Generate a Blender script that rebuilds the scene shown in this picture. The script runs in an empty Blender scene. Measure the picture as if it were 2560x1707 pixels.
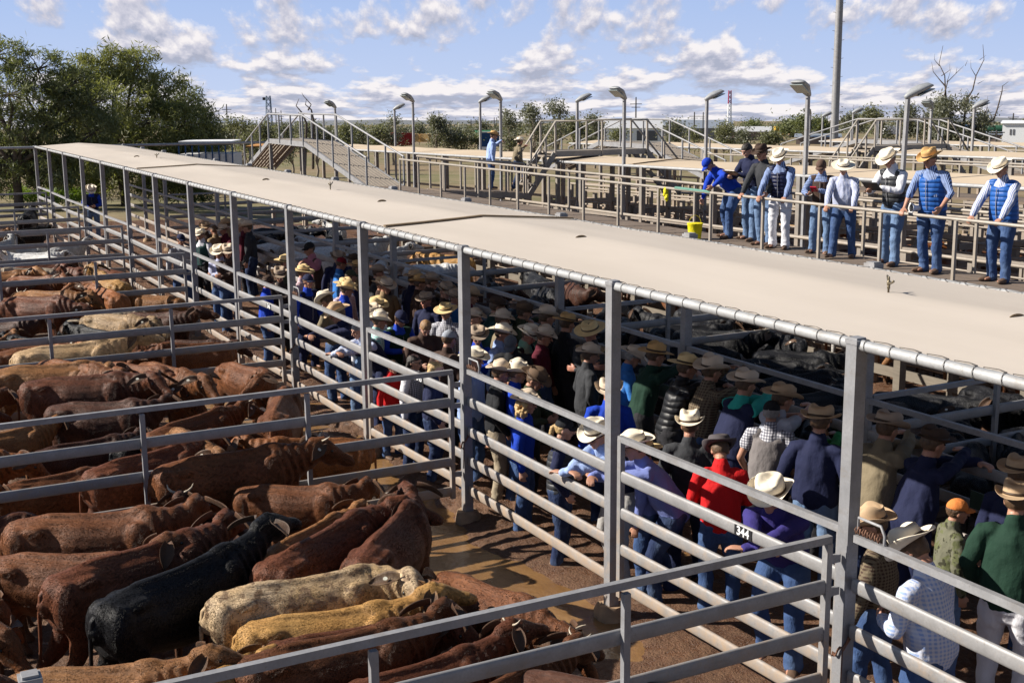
import bpy, bmesh, math, random
import numpy as np
from mathutils import Vector, Matrix, noise as mnoise
R=math.radians
random.seed(7); RNG=np.random.default_rng(11)
SC=bpy.context.scene
COL=SC.collection
# ------------------------------------------------------------------ camera, sky, sun, exposure
IW,IH=2560.0,1707.0
FPX=3133.7; YAW,PITCH,ROLL=2.6539,0.1958,-0.0081
CAMP=np.array([6.5144,-6.2096,5.0293])
def _axes():
    cy,sy=math.cos(YAW),math.sin(YAW); cp,sp=math.cos(PITCH),math.sin(PITCH)
    f=np.array([cy*cp,sy*cp,-sp]); r=np.array([sy,-cy,0.0]); u=np.cross(r,f)
    c,s=math.cos(ROLL),math.sin(ROLL)
    return c*r+s*u, -s*r+c*u, f
AR,AU,AF=_axes()
cam_d=bpy.data.cameras.new('camera'); cam=bpy.data.objects.new('camera',cam_d); COL.objects.link(cam)
m=Matrix(((AR[0],AU[0],-AF[0],CAMP[0]),(AR[1],AU[1],-AF[1],CAMP[1]),(AR[2],AU[2],-AF[2],CAMP[2]),(0,0,0,1)))
cam.matrix_world=m
cam_d.sensor_width=36; cam_d.lens=FPX/IW*36; cam_d.clip_end=20000; cam_d.clip_start=0.05
SC.camera=cam
def ray(px,py): return AF+AR*(px-IW/2)/FPX-AU*(py-IH/2)/FPX
def at(px,py,z):
    d=ray(px,py); return CAMP+d*((z-CAMP[2])/d[2])
def atX(px,py,X):
    d=ray(px,py); return CAMP+d*((X-CAMP[0])/d[0])
def atY(px,py,Y):
    d=ray(px,py); return CAMP+d*((Y-CAMP[1])/d[1])
def atD(px,py,D):
    d=ray(px,py); return CAMP+d*(D/math.hypot(d[0],d[1]))
K=2560/2352
def k_(x,y): return (x*K,y*K)
def z4(x,y): return (1500+x*.5783,800+y*.5783)
def z5(x,y): return (700+x*.3827,600+y*.3827)
def z6(x,y): return (x*.3656,350+y*.3656)
def z7(x,y): return (1700+x*.3699,200+y*.3699)
def z8(x,y): return (860+x*.3656,200+y*.3656)
def r4(x,y): return (1350+x*.2338,240+y*.2338)
def r5(x,y): return (2060+x*.2126,160+y*.2126)
SX,SY=0.80,1.32           # ground shadow offset of a point one metre high
SUNDIR=Vector((-SX,-SY,1)).normalized()
sun_d=bpy.data.lights.new('sun','SUN'); sun=bpy.data.objects.new('sun',sun_d); COL.objects.link(sun)
sun_d.energy=5.0; sun_d.angle=R(.53); sun_d.color=(1.0,.93,.83)
sun.rotation_euler=SUNDIR.to_track_quat('Z','Y').to_euler(); sun.location=(0,0,30)
W=bpy.data.worlds.new('World'); SC.world=W; W.use_nodes=True
def build_sky():
    nt=W.node_tree; N=nt.nodes; L=nt.links; N.clear()
    def nd(t,**kw):
        n=N.new(t)
        for a,b in kw.items(): setattr(n,a,b)
        return n
    def mth(op,a,b=None,c=None,clamp=False):
        n=nd('ShaderNodeMath',operation=op); n.use_clamp=clamp
        for i,v in enumerate((a,b,c)):
            if v is None: continue
            if isinstance(v,(int,float)): n.inputs[i].default_value=v
            else: L.new(v,n.inputs[i])
        return n.outputs[0]
    out=nd('ShaderNodeOutputWorld'); bg=nd('ShaderNodeBackground')
    tc=nd('ShaderNodeTexCoord'); sp=nd('ShaderNodeSeparateXYZ'); L.new(tc.outputs['Generated'],sp.inputs[0])
    e=mth('MAXIMUM',mth('ADD',sp.outputs[2],0.023),0.0)
    az=mth('SUBTRACT',mth('ARCTAN2',sp.outputs[1],sp.outputs[0]),2.655)
    inv=mth('DIVIDE',1.0,mth('ADD',e,0.034))
    def dens(off,scl,det):
        ee=mth('MAXIMUM',mth('ADD',e,off),0.0); iv=mth('DIVIDE',1.0,mth('ADD',ee,0.034))
        cx=nd('ShaderNodeCombineXYZ'); L.new(mth('MULTIPLY',mth('MULTIPLY',az,mth('POWER',inv,.12)),22.0),cx.inputs[0]); L.new(mth('MULTIPLY',iv,.36),cx.inputs[1]); cx.inputs[2].default_value=3.7
        n=nd('ShaderNodeTexNoise'); n.inputs['Scale'].default_value=scl; n.inputs['Detail'].default_value=det; n.inputs['Roughness'].default_value=.58; L.new(cx.outputs[0],n.inputs['Vector'])
        return n.outputs['Fac']
    n1=dens(0,.70,8)
    n2=dens(.006,.70,5)
    # coverage rises towards the horizon
    cov=mth('SUBTRACT',n1,mth('SUBTRACT',0.525,mth('MULTIPLY',mth('POWER',2.718,mth('MULTIPLY',e,-24)),.20)))
    mask=mth('MULTIPLY',cov,10.0,clamp=True)
    mask=mth('MULTIPLY',mask,mth('POWER',2.718,mth('MULTIPLY',mth('MAXIMUM',mth('SUBTRACT',e,.13),0.0),-9.0)))
    lit=mth('MULTIPLY_ADD',mth('SUBTRACT',n1,n2),5.5,.50,clamp=True)
    cr=nd('ShaderNodeValToRGB'); L.new(lit,cr.inputs[0])
    cr.color_ramp.elements[0].position=.1; cr.color_ramp.elements[0].color=(.42,.45,.57,1)
    cr.color_ramp.elements[1].position=.95; cr.color_ramp.elements[1].color=(.93,.89,.90,1)
    e2=cr.color_ramp.elements.new(.5); e2.color=(.62,.62,.72,1)
    sky=nd('ShaderNodeTexSky',sky_type='NISHITA'); sky.sun_disc=False
    sky.sun_elevation=math.asin(SUNDIR.z); sky.sun_rotation=math.atan2(SUNDIR.x,SUNDIR.y); sky.altitude=200; sky.dust_density=.6; sky.ozone_density=1.6
    vv=nd('ShaderNodeCombineXYZ'); L.new(sp.outputs[0],vv.inputs[0]); L.new(sp.outputs[1],vv.inputs[1]); L.new(mth('ADD',e,.10),vv.inputs[2]); L.new(vv.outputs[0],sky.inputs[0])
    sc=nd('ShaderNodeVectorMath',operation='SCALE'); L.new(cr.outputs[0],sc.inputs[0]); sc.inputs[3].default_value=10.6
    hz=nd('ShaderNodeMix',data_type='RGBA'); hz.inputs[0].default_value=.0
    mx=nd('ShaderNodeMix',data_type='RGBA'); L.new(mask,mx.inputs[0]); L.new(sky.outputs[0],mx.inputs[6]); L.new(sc.outputs[0],mx.inputs[7])
    low=mth('MULTIPLY',mth('POWER',2.718,mth('MULTIPLY',mth('MAXIMUM',mth('SUBTRACT',e,.09),0.0),-8.0)),.88); bl=nd('ShaderNodeMix',data_type='RGBA'); L.new(low,bl.inputs[0]); zs=nd('ShaderNodeVectorMath',operation='SCALE'); zs.inputs[3].default_value=.95; L.new(sky.outputs[0],zs.inputs[0]); L.new(zs.outputs[0],bl.inputs[6]); gr=nd('ShaderNodeMix',data_type='RGBA'); L.new(mth('MULTIPLY',e,9.0,clamp=True),gr.inputs[0]); gr.inputs[6].default_value=(6.6,7.5,9.9,1); gr.inputs[7].default_value=(4.3,5.9,9.6,1); L.new(gr.outputs[2],bl.inputs[7]); L.new(bl.outputs[2],mx.inputs[6])
    L.new(mx.outputs[2],bg.inputs[0]); bg.inputs[1].default_value=.055; L.new(bg.outputs[0],out.inputs[0])
build_sky()
SC.view_settings.view_transform='Standard'; SC.view_settings.look='None'; SC.view_settings.exposure=0.8; SC.view_settings.gamma=1
SC.cycles.max_bounces=6; SC.cycles.diffuse_bounces=3; SC.cycles.transparent_max_bounces=8
# ------------------------------------------------------------------ helpers
def tag(o,label=None,cat=None,group=None,kind=None):
    if label: o['label']=label
    if cat: o['category']=cat
    if group: o['group']=group
    if kind: o['kind']=kind
    return o
def thing(name,label,cat,loc=(0,0,0),rz=0,group=None):
    o=bpy.data.objects.new(name,None); COL.objects.link(o); o.empty_display_size=.1
    o.location=loc; o.rotation_euler=(0,0,rz); tag(o,label,cat,group); return o
def part(name,mesh,mat,parent,loc=None,rot=None,label=None):
    o=bpy.data.objects.new(name,mesh); COL.objects.link(o); o.parent=parent
    if mat is not None:
        if not mesh.materials: mesh.materials.append(None)
        o.material_slots[0].link='OBJECT'; o.material_slots[0].material=mat
    if loc is not None: o.location=loc
    if rot is not None: o.rotation_euler=rot
    if label: o['label']=label
    return o
ORD=['first','second','third','fourth','fifth','sixth','seventh','eighth','ninth','tenth','eleventh','twelfth','thirteenth','fourteenth','fifteenth','sixteenth','seventeenth','eighteenth']
def nrm(v):
    v=np.asarray(v,float); return v/max(1e-9,np.linalg.norm(v))
class MB:
    def __init__(s): s.v=[]; s.f=[]; s.n=0
    def add(s,vs,fs):
        vs=np.asarray(vs,float).reshape(-1,3); b=s.n
        s.v.append(vs); s.f+= [tuple(i+b for i in f) for f in fs]; s.n+=len(vs)
    def box(s,c,size,ax=None):
        c=np.asarray(c,float); h=np.asarray(size,float)/2
        A=np.eye(3) if ax is None else np.asarray(ax,float)
        vs=[c+A[0]*h[0]*i+A[1]*h[1]*j+A[2]*h[2]*k for i in(-1,1) for j in(-1,1) for k in(-1,1)]
        s.add(vs,[(0,1,3,2),(4,6,7,5),(0,4,5,1),(2,3,7,6),(0,2,6,4),(1,5,7,3)])
    def bar(s,a,b,w,h=None,up=(0,0,1)):
        a=np.asarray(a,float); b=np.asarray(b,float); h=w if h is None else h
        x=nrm(b-a); y=np.cross(np.asarray(up,float),x)
        if np.linalg.norm(y)<1e-4: y=np.cross((1,0,0),x)
        y=nrm(y); z=np.cross(x,y)
        s.box((a+b)/2,(np.linalg.norm(b-a),w,h),(x,y,z))
    def chain(s,pts,rads,n=10,side=(0,1,0),cap=True,flat=False):
        # rads: list of r or (ra,rb); ra along 'side'
        pts=[np.asarray(p,float) for p in pts]; rr=[(r,r) if isinstance(r,(int,float)) else r for r in rads]
        if cap and not flat:
            d0=nrm(pts[0]-pts[1]); d1=nrm(pts[-1]-pts[-2]); q=[];w=[]
            m0=min(rr[0]);m1=min(rr[-1])
            q=[pts[0]+d0*m0*.95,pts[0]+d0*m0*.7]+pts+[pts[-1]+d1*m1*.7,pts[-1]+d1*m1*.95]
            w=[(rr[0][0]*.25,rr[0][1]*.25),(rr[0][0]*.72,rr[0][1]*.72)]+rr+[(rr[-1][0]*.72,rr[-1][1]*.72),(rr[-1][0]*.25,rr[-1][1]*.25)]
            pts,rr=q,w
        m_=len(pts); vs=[]
        sd=np.asarray(side,float)
        for i in range(m_):
            t=nrm(pts[min(i+1,m_-1)]-pts[max(i-1,0)])
            a=sd-t*(sd@t)
            if np.linalg.norm(a)<.15:
                a=np.cross(t,(0.3,0.2,1)); 
            a=nrm(a); b=np.cross(t,a)
            for j in range(n):
                th=2*math.pi*j/n; vs.append(pts[i]+a*rr[i][0]*math.cos(th)+b*rr[i][1]*math.sin(th))
        fs=[]
        for i in range(m_-1):
            for j in range(n):
                k=(j+1)%n; fs.append((i*n+j,i*n+k,(i+1)*n+k,(i+1)*n+j))
        if cap: fs.append(tuple(range(n-1,-1,-1))); fs.append(tuple((m_-1)*n+j for j in range(n)))
        s.add(vs,fs)
    def ell(s,c,r,ax=None,n=12,m=8):
        A=np.eye(3) if ax is None else np.asarray(ax,float); c=np.asarray(c,float); vs=[]
        for i in range(1,m):
            ph=math.pi*i/m
            for j in range(n):
                th=2*math.pi*j/n
                vs.append(c+A[0]*r[0]*math.sin(ph)*math.cos(th)+A[1]*r[1]*math.sin(ph)*math.sin(th)+A[2]*r[2]*math.cos(ph))
        vs+= [c+A[2]*r[2],c-A[2]*r[2]]; fs=[]
        for i in range(m-2):
            for j in range(n): k=(j+1)%n; fs.append((i*n+j,(i+1)*n+j,(i+1)*n+k,i*n+k))
        T=(m-1)*n
        for j in range(n):
            k=(j+1)%n; fs.append((T,j,k)); fs.append((T+1,(m-2)*n+k,(m-2)*n+j))
        s.add(vs,fs)
    def oval(s,a,b,h,w,n=14):
        # flat-sided oval rail
        a=np.asarray(a,float); b=np.asarray(b,float); t=nrm(b-a); y=nrm(np.cross((0,0,1),t)); z=np.cross(t,y); vs=[]
        for p in (a,b):
            for j in range(n):
                th=2*math.pi*j/n; cc,ss=math.cos(th),math.sin(th)
                vs.append(p+y*w/2*math.copysign(abs(cc)**.8,cc)+z*h/2*math.copysign(abs(ss)**.62,ss))
        fs=[(j,(j+1)%n,n+(j+1)%n,n+j) for j in range(n)]+[tuple(range(n-1,-1,-1)),tuple(range(n,2*n))]
        s.add(vs,fs)
    def mesh(s,name,smooth=False):
        me=bpy.data.meshes.new(name)
        V=np.concatenate(s.v) if s.v else np.zeros((0,3))
        me.from_pydata(V.tolist(),[],s.f); me.update()
        if smooth: me.shade_smooth()
        return me
    def build(s,name,mat,parent=None,smooth=False,label=None):
        return part(name,s.mesh(name,smooth),mat,parent,label=label)
def smooth_angle(me,ang=40):
    me.shade_smooth()
    try: me.set_sharp_from_angle(angle=R(ang))
    except Exception: pass
def remesh(mb,vox,smooth=3,disp=None):
    me=mb.mesh('tmp'); o=bpy.data.objects.new('tmp',me); COL.objects.link(o)
    m=o.modifiers.new('r','REMESH'); m.mode='VOXEL'; m.voxel_size=vox
    if smooth:
        s=o.modifiers.new('s','SMOOTH'); s.iterations=smooth; s.factor=.5
    dg=bpy.context.evaluated_depsgraph_get(); ev=o.evaluated_get(dg)
    me2=bpy.data.meshes.new_from_object(ev); bpy.data.objects.remove(o); bpy.data.meshes.remove(me)
    n=len(me2.vertices)
    if disp:
        co=np.empty(n*3); me2.vertices.foreach_get('co',co); co=co.reshape(-1,3)
        no=np.empty(n*3); me2.vertices.foreach_get('normal',no); no=no.reshape(-1,3)
        d=disp(co); co=co+no*d[:,None]; me2.vertices.foreach_set('co',co.ravel()); me2.update()
    me2.shade_smooth(); me2.materials.clear(); return me2
# vectorised value noise
_perm=RNG.random((64,64,64))
def vnoise(P):
    P=np.asarray(P); i=np.floor(P).astype(int); f=P-i; f=f*f*(3-2*f); i&=63; j=(i+1)&63
    def g(a,b,c): return _perm[a,b,c]
    x0,y0,z0=i.T; x1,y1,z1=j.T; fx,fy,fz=f.T
    c00=g(x0,y0,z0)*(1-fx)+g(x1,y0,z0)*fx; c10=g(x0,y1,z0)*(1-fx)+g(x1,y1,z0)*fx
    c01=g(x0,y0,z1)*(1-fx)+g(x1,y0,z1)*fx; c11=g(x0,y1,z1)*(1-fx)+g(x1,y1,z1)*fx
    return (c00*(1-fy)+c10*fy)*(1-fz)+(c01*(1-fy)+c11*fy)*fz
def fbm(P,o=4):
    s=0;a=.5
    for k in range(o): s=s+a*vnoise(P*(2**k)+k*7.3); a*=.5
    return s
def sstep(a,b,x):
    t=np.clip((x-a)/(b-a),0,1); return t*t*(3-2*t)
def ground_z(x,y):
    x=np.asarray(x,float); y=np.asarray(y,float)
    d=np.hypot(x-CAMP[0],y-CAMP[1])
    w=np.maximum(sstep(4,14,y),sstep(52,85,d))
    return -0.0228*w*np.maximum(0,d-25)
def gz(x,y): return float(ground_z(x,y))
# ------------------------------------------------------------------ materials
def srgb(r,g,b):
    f=lambda c:(c/255/12.92 if c/255<=.04045 else ((c/255+.055)/1.055)**2.4)
    return (f(r),f(g),f(b),1)
class NT:
    def __init__(s,name,rough=.6,metal=0,spec=.5):
        s.m=bpy.data.materials.new(name); s.m.use_nodes=True; s.t=s.m.node_tree; s.b=s.t.nodes['Principled BSDF']
        s.b.inputs['Roughness'].default_value=rough; s.b.inputs['Metallic'].default_value=metal; s.b.inputs['Specular IOR Level'].default_value=spec
        s._c={}
    def n(s,t,**k):
        x=s.t.nodes.new(t)
        for a,b in k.items(): setattr(x,a,b)
        return x
    def l(s,a,b): s.t.links.new(a,b)
    def co(s,kind='Object'):
        if 'tc' not in s._c: s._c['tc']=s.n('ShaderNodeTexCoord')
        return s._c['tc'].outputs[kind]
    def pos(s):
        if 'g' not in s._c: s._c['g']=s.n('ShaderNodeNewGeometry')
        return s._c['g'].outputs['Position']
    def map(s,src,sc):
        x=s.n('ShaderNodeMapping'); x.inputs['Scale'].default_value=sc if hasattr(sc,'__len__') else (sc,)*3; s.l(src,x.inputs[0]); return x.outputs[0]
    def noise(s,src,scale,detail=4,rough=.55,out='Fac'):
        x=s.n('ShaderNodeTexNoise'); x.inputs['Scale'].default_value=scale; x.inputs['Detail'].default_value=detail; x.inputs['Roughness'].default_value=rough; s.l(src,x.inputs['Vector']); return x.outputs[out]
    def ramp(s,src,stops):
        x=s.n('ShaderNodeValToRGB'); s.l(src,x.inputs[0]); e=x.color_ramp.elements
        while len(e)<len(stops): e.new(.5)
        for q,(p,c) in zip(e,stops):
            q.position=p; q.color=c if hasattr(c,'__len__') else (c,c,c,1)
        return x.outputs[0]
    def mix(s,f,a,b,mode='MIX'):
        x=s.n('ShaderNodeMix',data_type='RGBA',blend_type=mode)
        for i,v in ((0,f),(6,a),(7,b)):
            if isinstance(v,(int,float)): x.inputs[i].default_value=v
            elif hasattr(v,'__len__'): x.inputs[i].default_value=v
            else: s.l(v,x.inputs[i])
        return x.outputs[2]
    def math(s,op,a,b=None,clamp=False):
        x=s.n('ShaderNodeMath',operation=op); x.use_clamp=clamp
        for i,v in ((0,a),(1,b)):
            if v is None: continue
            if isinstance(v,(int,float)): x.inputs[i].default_value=v
            else: s.l(v,x.inputs[i])
        return x.outputs[0]
    def bump(s,h,strength=.3,dist=.01):
        x=s.n('ShaderNodeBump'); x.inputs['Strength'].default_value=strength; x.inputs['Distance'].default_value=dist; s.l(h,x.inputs['Height']); s.l(x.outputs[0],s.b.inputs['Normal']); return x
    def base(s,c):
        if hasattr(c,'__len__'): s.b.inputs['Base Color'].default_value=c
        else: s.l(c,s.b.inputs['Base Color'])
    def rough(s,c): s.l(c,s.b.inputs['Roughness'])
def m_galv(name,col=(.40,.405,.42,1),dirt=.0,metal=.35,hi=1.3):
    t=NT(name,.55,metal*.6); metal*=.6; p=t.pos()
    v=t.n('ShaderNodeTexVoronoi'); v.inputs['Scale'].default_value=45; t.l(p,v.inputs['Vector'])
    n=t.noise(p,6,5); n2=t.noise(t.map(p,(1,1,1)),28,3)
    c=t.mix(t.ramp(n,[(.3,0.),(.75,1.)]),tuple(x*.80 for x in col[:3])+(1,),tuple(min(1,x*1.16) for x in col[:3])+(1,))
    c=t.mix(t.ramp(t.noise(t.map(p,(1,1,2.5)),3.1,7,.7),[(.54,0.),(.66,.5)]),c,(.20,.17,.14,1)); c=t.mix(t.ramp(t.noise(p,37,4,.7),[(.60,0.),(.68,.6)]),c,(.17,.14,.115,1))
    c=t.mix(t.math('MULTIPLY',v.outputs['Distance'],.5),c,tuple(x*.72 for x in col[:3])+(1,))
    if dirt:
        sp=t.n('ShaderNodeSeparateXYZ'); t.l(p,sp.inputs[0])
        hgt=t.math('SUBTRACT',hi,sp.outputs[2])
        f=t.math('MULTIPLY',t.math('ADD',t.math('MULTIPLY',hgt,.75),t.math('MULTIPLY',t.math('SUBTRACT',t.noise(p,9,6,.65),.5),2.6)),dirt,clamp=True)
        c=t.mix(f,c,(.33,.235,.155,1))
        t.rough(t.math('ADD',t.math('MULTIPLY',f,.35),.52))
        mt=t.math('MULTIPLY',t.math('SUBTRACT',1.0,f,clamp=True),metal); t.l(mt,t.b.inputs['Metallic'])
    else: t.rough(t.ramp(n2,[(.3,.48),(.7,.72)]))
    t.base(c); t.bump(n2,.15,.003); return t.m
def m_plain(name,c,rough=.6,metal=0,var=.15,scale=8,bump=.1,bs=60):
    t=NT(name,rough,metal); p=t.co(); n=t.noise(p,scale,5)
    t.base(t.mix(t.ramp(n,[(.3,0.),(.7,1.)]),tuple(x*(1-var) for x in c[:3])+(1,),tuple(min(1,x*(1+var)) for x in c[:3])+(1,)))
    t.bump(t.noise(p,bs,3),bump,.005); return t.m
M={}
M['galv']=m_galv('galvanised_steel',col=(.29,.29,.30,1))
M['galvd']=m_galv('muddy_galvanised_steel',col=(.28,.275,.275,1),dirt=.85,hi=1.25,metal=.25)
M['galvp']=m_galv('post_steel',col=(.27,.272,.285,1),dirt=.75,hi=.75)
M['galvo']=m_galv('old_steel',col=(.25,.235,.215,1),dirt=.28,hi=3.0,metal=.15)
M['pipe']=m_galv('bright_pipe',col=(.36,.365,.37,1),metal=.3)
def m_canopy():
    t=NT('shade_cloth',.9,0,.15); p=t.pos()
    n=t.noise(t.map(p,(.15,1.2,1)),1.2,4); n2=t.noise(p,.5,3)
    c=t.mix(t.ramp(n,[(.35,0.),(.65,1.)]),(.585,.525,.46,1),(.64,.575,.505,1)); c=t.mix(t.ramp(t.noise(p,.9,6,.65),[(.45,0.),(.85,.3)]),c,(.52,.45,.38,1))
    # knitted strips across the run
    w=t.n('ShaderNodeTexWave'); w.inputs['Scale'].default_value=14; t.l(t.map(p,(.03,1,0)),w.inputs['Vector']); w.bands_direction='Y'
    t.bump(w.outputs['Fac'],.12,.004); t.base(c)
    tl=t.n('ShaderNodeBsdfTranslucent'); tl.inputs[0].default_value=(.75,.66,.55,1); mx=t.n('ShaderNodeMixShader'); mx.inputs[0].default_value=.22
    o=t.t.nodes['Material Output']; t.l(t.b.outputs[0],mx.inputs[1]); t.l(tl.outputs[0],mx.inputs[2]); t.l(mx.outputs[0],o.inputs[0]); return t.m
M['cloth_c']=m_canopy()
M['cloth_far']=m_plain('far_shade_cloth',(.50,.40,.285,1),.9,var=.08,scale=.4)
M['concrete']=m_plain('footing_concrete',(.30,.20,.12,1),.9,var=.3,scale=9,bump=.5,bs=30)
M['rope']=m_plain('lacing_wire',(.09,.08,.07,1),.7)
M['strap']=m_plain('seam_strap',(.20,.14,.08,1),.85)
M['brass']=m_plain('sprinkler_brass',(.18,.15,.10,1),.45,.7)
M['rust']=m_plain('rusty_steel',(.13,.06,.035,1),.8,var=.4,scale=20)
M['black']=m_plain('black_paint',(.015,.015,.017,1),.5)
M['white']=m_plain('white_paint',(.78,.78,.78,1),.5)
M['chalk']=m_plain('chalk',(.6,.6,.58,1),.9)
M['green_board']=m_plain('green_board',(.03,.06,.04,1),.7,var=.3)
def m_wood(name,c,c2):
    t=NT(name,.85); p=t.co(); n=t.noise(t.map(p,(.6,6,6)),3,6,.65); n2=t.noise(p,1.3,4)
    t.base(t.mix(t.ramp(n,[(.3,0.),(.7,1.)]),c,t.mix(n2,c2,c))); t.bump(n,.5,.01); return t.m
M['deck']=m_wood('weathered_deck',(.12,.088,.065,1),(.21,.16,.12,1))
M['wood']=m_wood('old_rail_timber',(.13,.11,.085,1),(.25,.215,.17,1))
M['ladder']=m_wood('ramp_boards',(.22,.185,.15,1),(.36,.31,.25,1))
def m_mud():
    t=NT('churned_mud',.75,0,.5); p=t.pos()
    n=t.noise(p,1.1,5,.6); n2=t.noise(p,9,6,.7); n3=t.noise(p,45,4,.7)
    c=t.mix(t.ramp(n,[(.35,0.),(.65,1.)]),(.085,.035,.015,1),(.155,.070,.032,1))
    c=t.mix(t.ramp(n2,[(.42,0.),(.7,1.)]),c,(.17,.092,.048,1)); c=t.mix(t.ramp(n3,[(.3,.6),(.5,0.)]),c,(.055,.025,.013,1))
    t.base(c); t.rough(t.ramp(n2,[(.40,.30),(.58,.8)]))
    t.bump(t.math('ADD',n2,t.math('MULTIPLY',n3,.6)),1.0,.05); return t.m
M['mud']=m_mud()
def m_puddle():
    t=NT('muddy_water',.08,0,.6); p=t.pos(); n=t.noise(p,1.3,4)
    t.base(t.mix(t.ramp(n,[(.35,0.),(.7,1.)]),(.18,.095,.038,1),(.28,.16,.066,1)))
    t.rough(t.ramp(t.noise(p,3,5),[(.35,.06),(.7,.32)])); t.bump(t.noise(t.map(p,(1,1,1)),9,5,.6),.5,.02); return t.m
M['puddle']=m_puddle()
def m_land():
    t=NT('dry_land',.95,0,.2); p=t.pos(); n=t.noise(p,.035,6,.6); n2=t.noise(p,.4,6,.65)
    c=t.mix(t.ramp(n,[(.4,0.),(.6,1.)]),(.20,.145,.085,1),(.13,.13,.055,1)); c=t.mix(t.ramp(n2,[(.4,0.),(.7,1.)]),c,(.27,.21,.13,1))
    t.base(c); t.bump(n2,.6,.1); return t.m
M['land']=m_land()
def m_leaf(name,a,b,tr=.25):
    t=NT(name,.55,0,.35); g=t.n('ShaderNodeNewGeometry'); n=t.noise(t.co(),.45,3)
    f=t.math('ADD',t.math('MULTIPLY',g.outputs['Random Per Island'],.6),t.math('MULTIPLY',n,.45))
    t.base(t.ramp(f,[(.15,a),(.85,b)]))
    tl=t.n('ShaderNodeBsdfTranslucent'); tl.inputs[0].default_value=(b[0]*1.2,b[1]*1.25,b[2]*.6,1); mx=t.n('ShaderNodeMixShader'); mx.inputs[0].default_value=tr
    o=t.t.nodes['Material Output']; t.l(t.b.outputs[0],mx.inputs[1]); t.l(tl.outputs[0],mx.inputs[2]); t.l(mx.outputs[0],o.inputs[0]); return t.m
M['leaf']=m_leaf('pepper_leaf',(.065,.075,.030,1),(.27,.28,.115,1),.30)
M['leaf2']=m_leaf('dark_leaf',(.045,.058,.030,1),(.20,.22,.105,1),.28)
M['gum']=m_leaf('gum_leaf',(.075,.08,.05,1),(.23,.235,.14,1),.25)  # grey-green gum foliage, colours desaturated to stand in for distance haze
M['gum2']=m_leaf('grey_gum_leaf',(.08,.085,.065,1),(.20,.205,.15,1),.22)  # greyer gum foliage, distance haze put into the leaf colour
M['grass']=m_leaf('green_grass',(.06,.11,.01,1),(.19,.28,.03,1))
M['bark']=m_plain('bark',(.09,.07,.055,1),.95,var=.35,scale=6,bump=.7)
M['palebark']=m_plain('pale_bark',(.22,.18,.14,1),.9,var=.3,scale=4,bump=.5)
# cattle coats
def m_coat(name,a,b,c=None,mottle=None,sheen=.06,rough=.48):
    t=NT(name,rough+.02,0,.2); p=t.co()
    n=t.noise(t.map(p,(2.2,2.2,1.3)),1.0,5,.6); fur=t.noise(t.map(p,(9,30,12)),1.9,5,.8); big=t.noise(p,3.2,4,.6)
    inf=t.n('ShaderNodeObjectInfo')
    col=t.mix(t.ramp(n,[(.32,0.),(.68,1.)]),a,b)
    if mottle: col=t.mix(t.ramp(t.noise(p,9,4),[(.52,0.),(.58,1.)]),col,mottle)
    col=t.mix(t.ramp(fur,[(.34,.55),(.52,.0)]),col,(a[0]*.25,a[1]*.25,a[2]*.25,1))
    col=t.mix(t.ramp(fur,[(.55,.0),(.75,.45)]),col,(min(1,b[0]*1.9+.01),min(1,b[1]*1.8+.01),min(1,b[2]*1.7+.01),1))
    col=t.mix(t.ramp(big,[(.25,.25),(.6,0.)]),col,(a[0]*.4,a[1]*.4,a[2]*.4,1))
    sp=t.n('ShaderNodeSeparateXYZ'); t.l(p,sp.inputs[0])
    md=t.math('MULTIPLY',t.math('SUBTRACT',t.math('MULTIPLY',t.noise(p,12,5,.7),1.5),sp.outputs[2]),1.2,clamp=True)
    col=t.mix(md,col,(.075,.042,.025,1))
    hs=t.n('ShaderNodeHueSaturation'); t.l(col,hs.inputs['Color']); 
    gi=t.n('ShaderNodeNewGeometry'); isl=t.n('ShaderNodeMapRange'); t.l(gi.outputs['Random Per Island'],isl.inputs[0]); isl.inputs[3].default_value=.84; isl.inputs[4].default_value=1.28
    cs=t.n('ShaderNodeSeparateXYZ'); t.l(inf.outputs['Color'],cs.inputs[0])
    va=t.math('ADD',t.math('MULTIPLY',isl.outputs[0],cs.outputs[1]),t.math('SUBTRACT',1.0,cs.outputs[1])); t.l(t.math('MULTIPLY',va,cs.outputs[0]),hs.inputs['Value'])
    t.base(hs.outputs[0]); t.bump(t.math('ADD',fur,t.math('MULTIPLY',big,.3)),.7,.014)
    t.b.inputs['Sheen Weight'].default_value=sheen; t.b.inputs['Sheen Roughness'].default_value=.35
    return t.m
COAT={
'brown':m_coat('brown_coat',(.115,.040,.015,1),(.215,.080,.030,1)),
'maroon':m_coat('maroon_coat',(.090,.029,.014,1),(.175,.060,.027,1)),
'dark':m_coat('dark_brown_coat',(.052,.020,.012,1),(.10,.040,.022,1)),
'black':m_coat('black_coat',(.006,.006,.007,1),(.014,.014,.017,1),rough=.42),
'red':m_coat('red_coat',(.19,.066,.020,1),(.30,.115,.040,1)),
'tan':m_coat('tan_coat',(0.256,0.109,0.038,1),(0.410,0.198,0.077,1)),
'golden':m_coat('golden_coat',(.36,.185,.055,1),(.52,.30,.10,1)),
'fawn':m_coat('fawn_coat',(0.384,0.243,0.122,1),(0.563,0.397,0.230,1)),
'cream':m_coat('cream_coat',(.42,.33,.23,1),(.58,.49,.38,1)),
'white':m_coat('white_coat',(.50,.49,.47,1),(.66,.65,.63,1)),
'grey':m_coat('grey_coat',(0.064,0.061,0.060,1),(0.141,0.134,0.128,1)),
'mottle':m_coat('mottled_coat',(0.486,0.320,0.154,1),(0.640,0.486,0.320,1),mottle=(0.256,0.166,0.102,1)),
}
M['horn']=m_plain('horn',(.36,.30,.22,1),.45,var=.3,scale=20)
M['eye']=m_plain('eye',(.01,.008,.006,1),.12)
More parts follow.
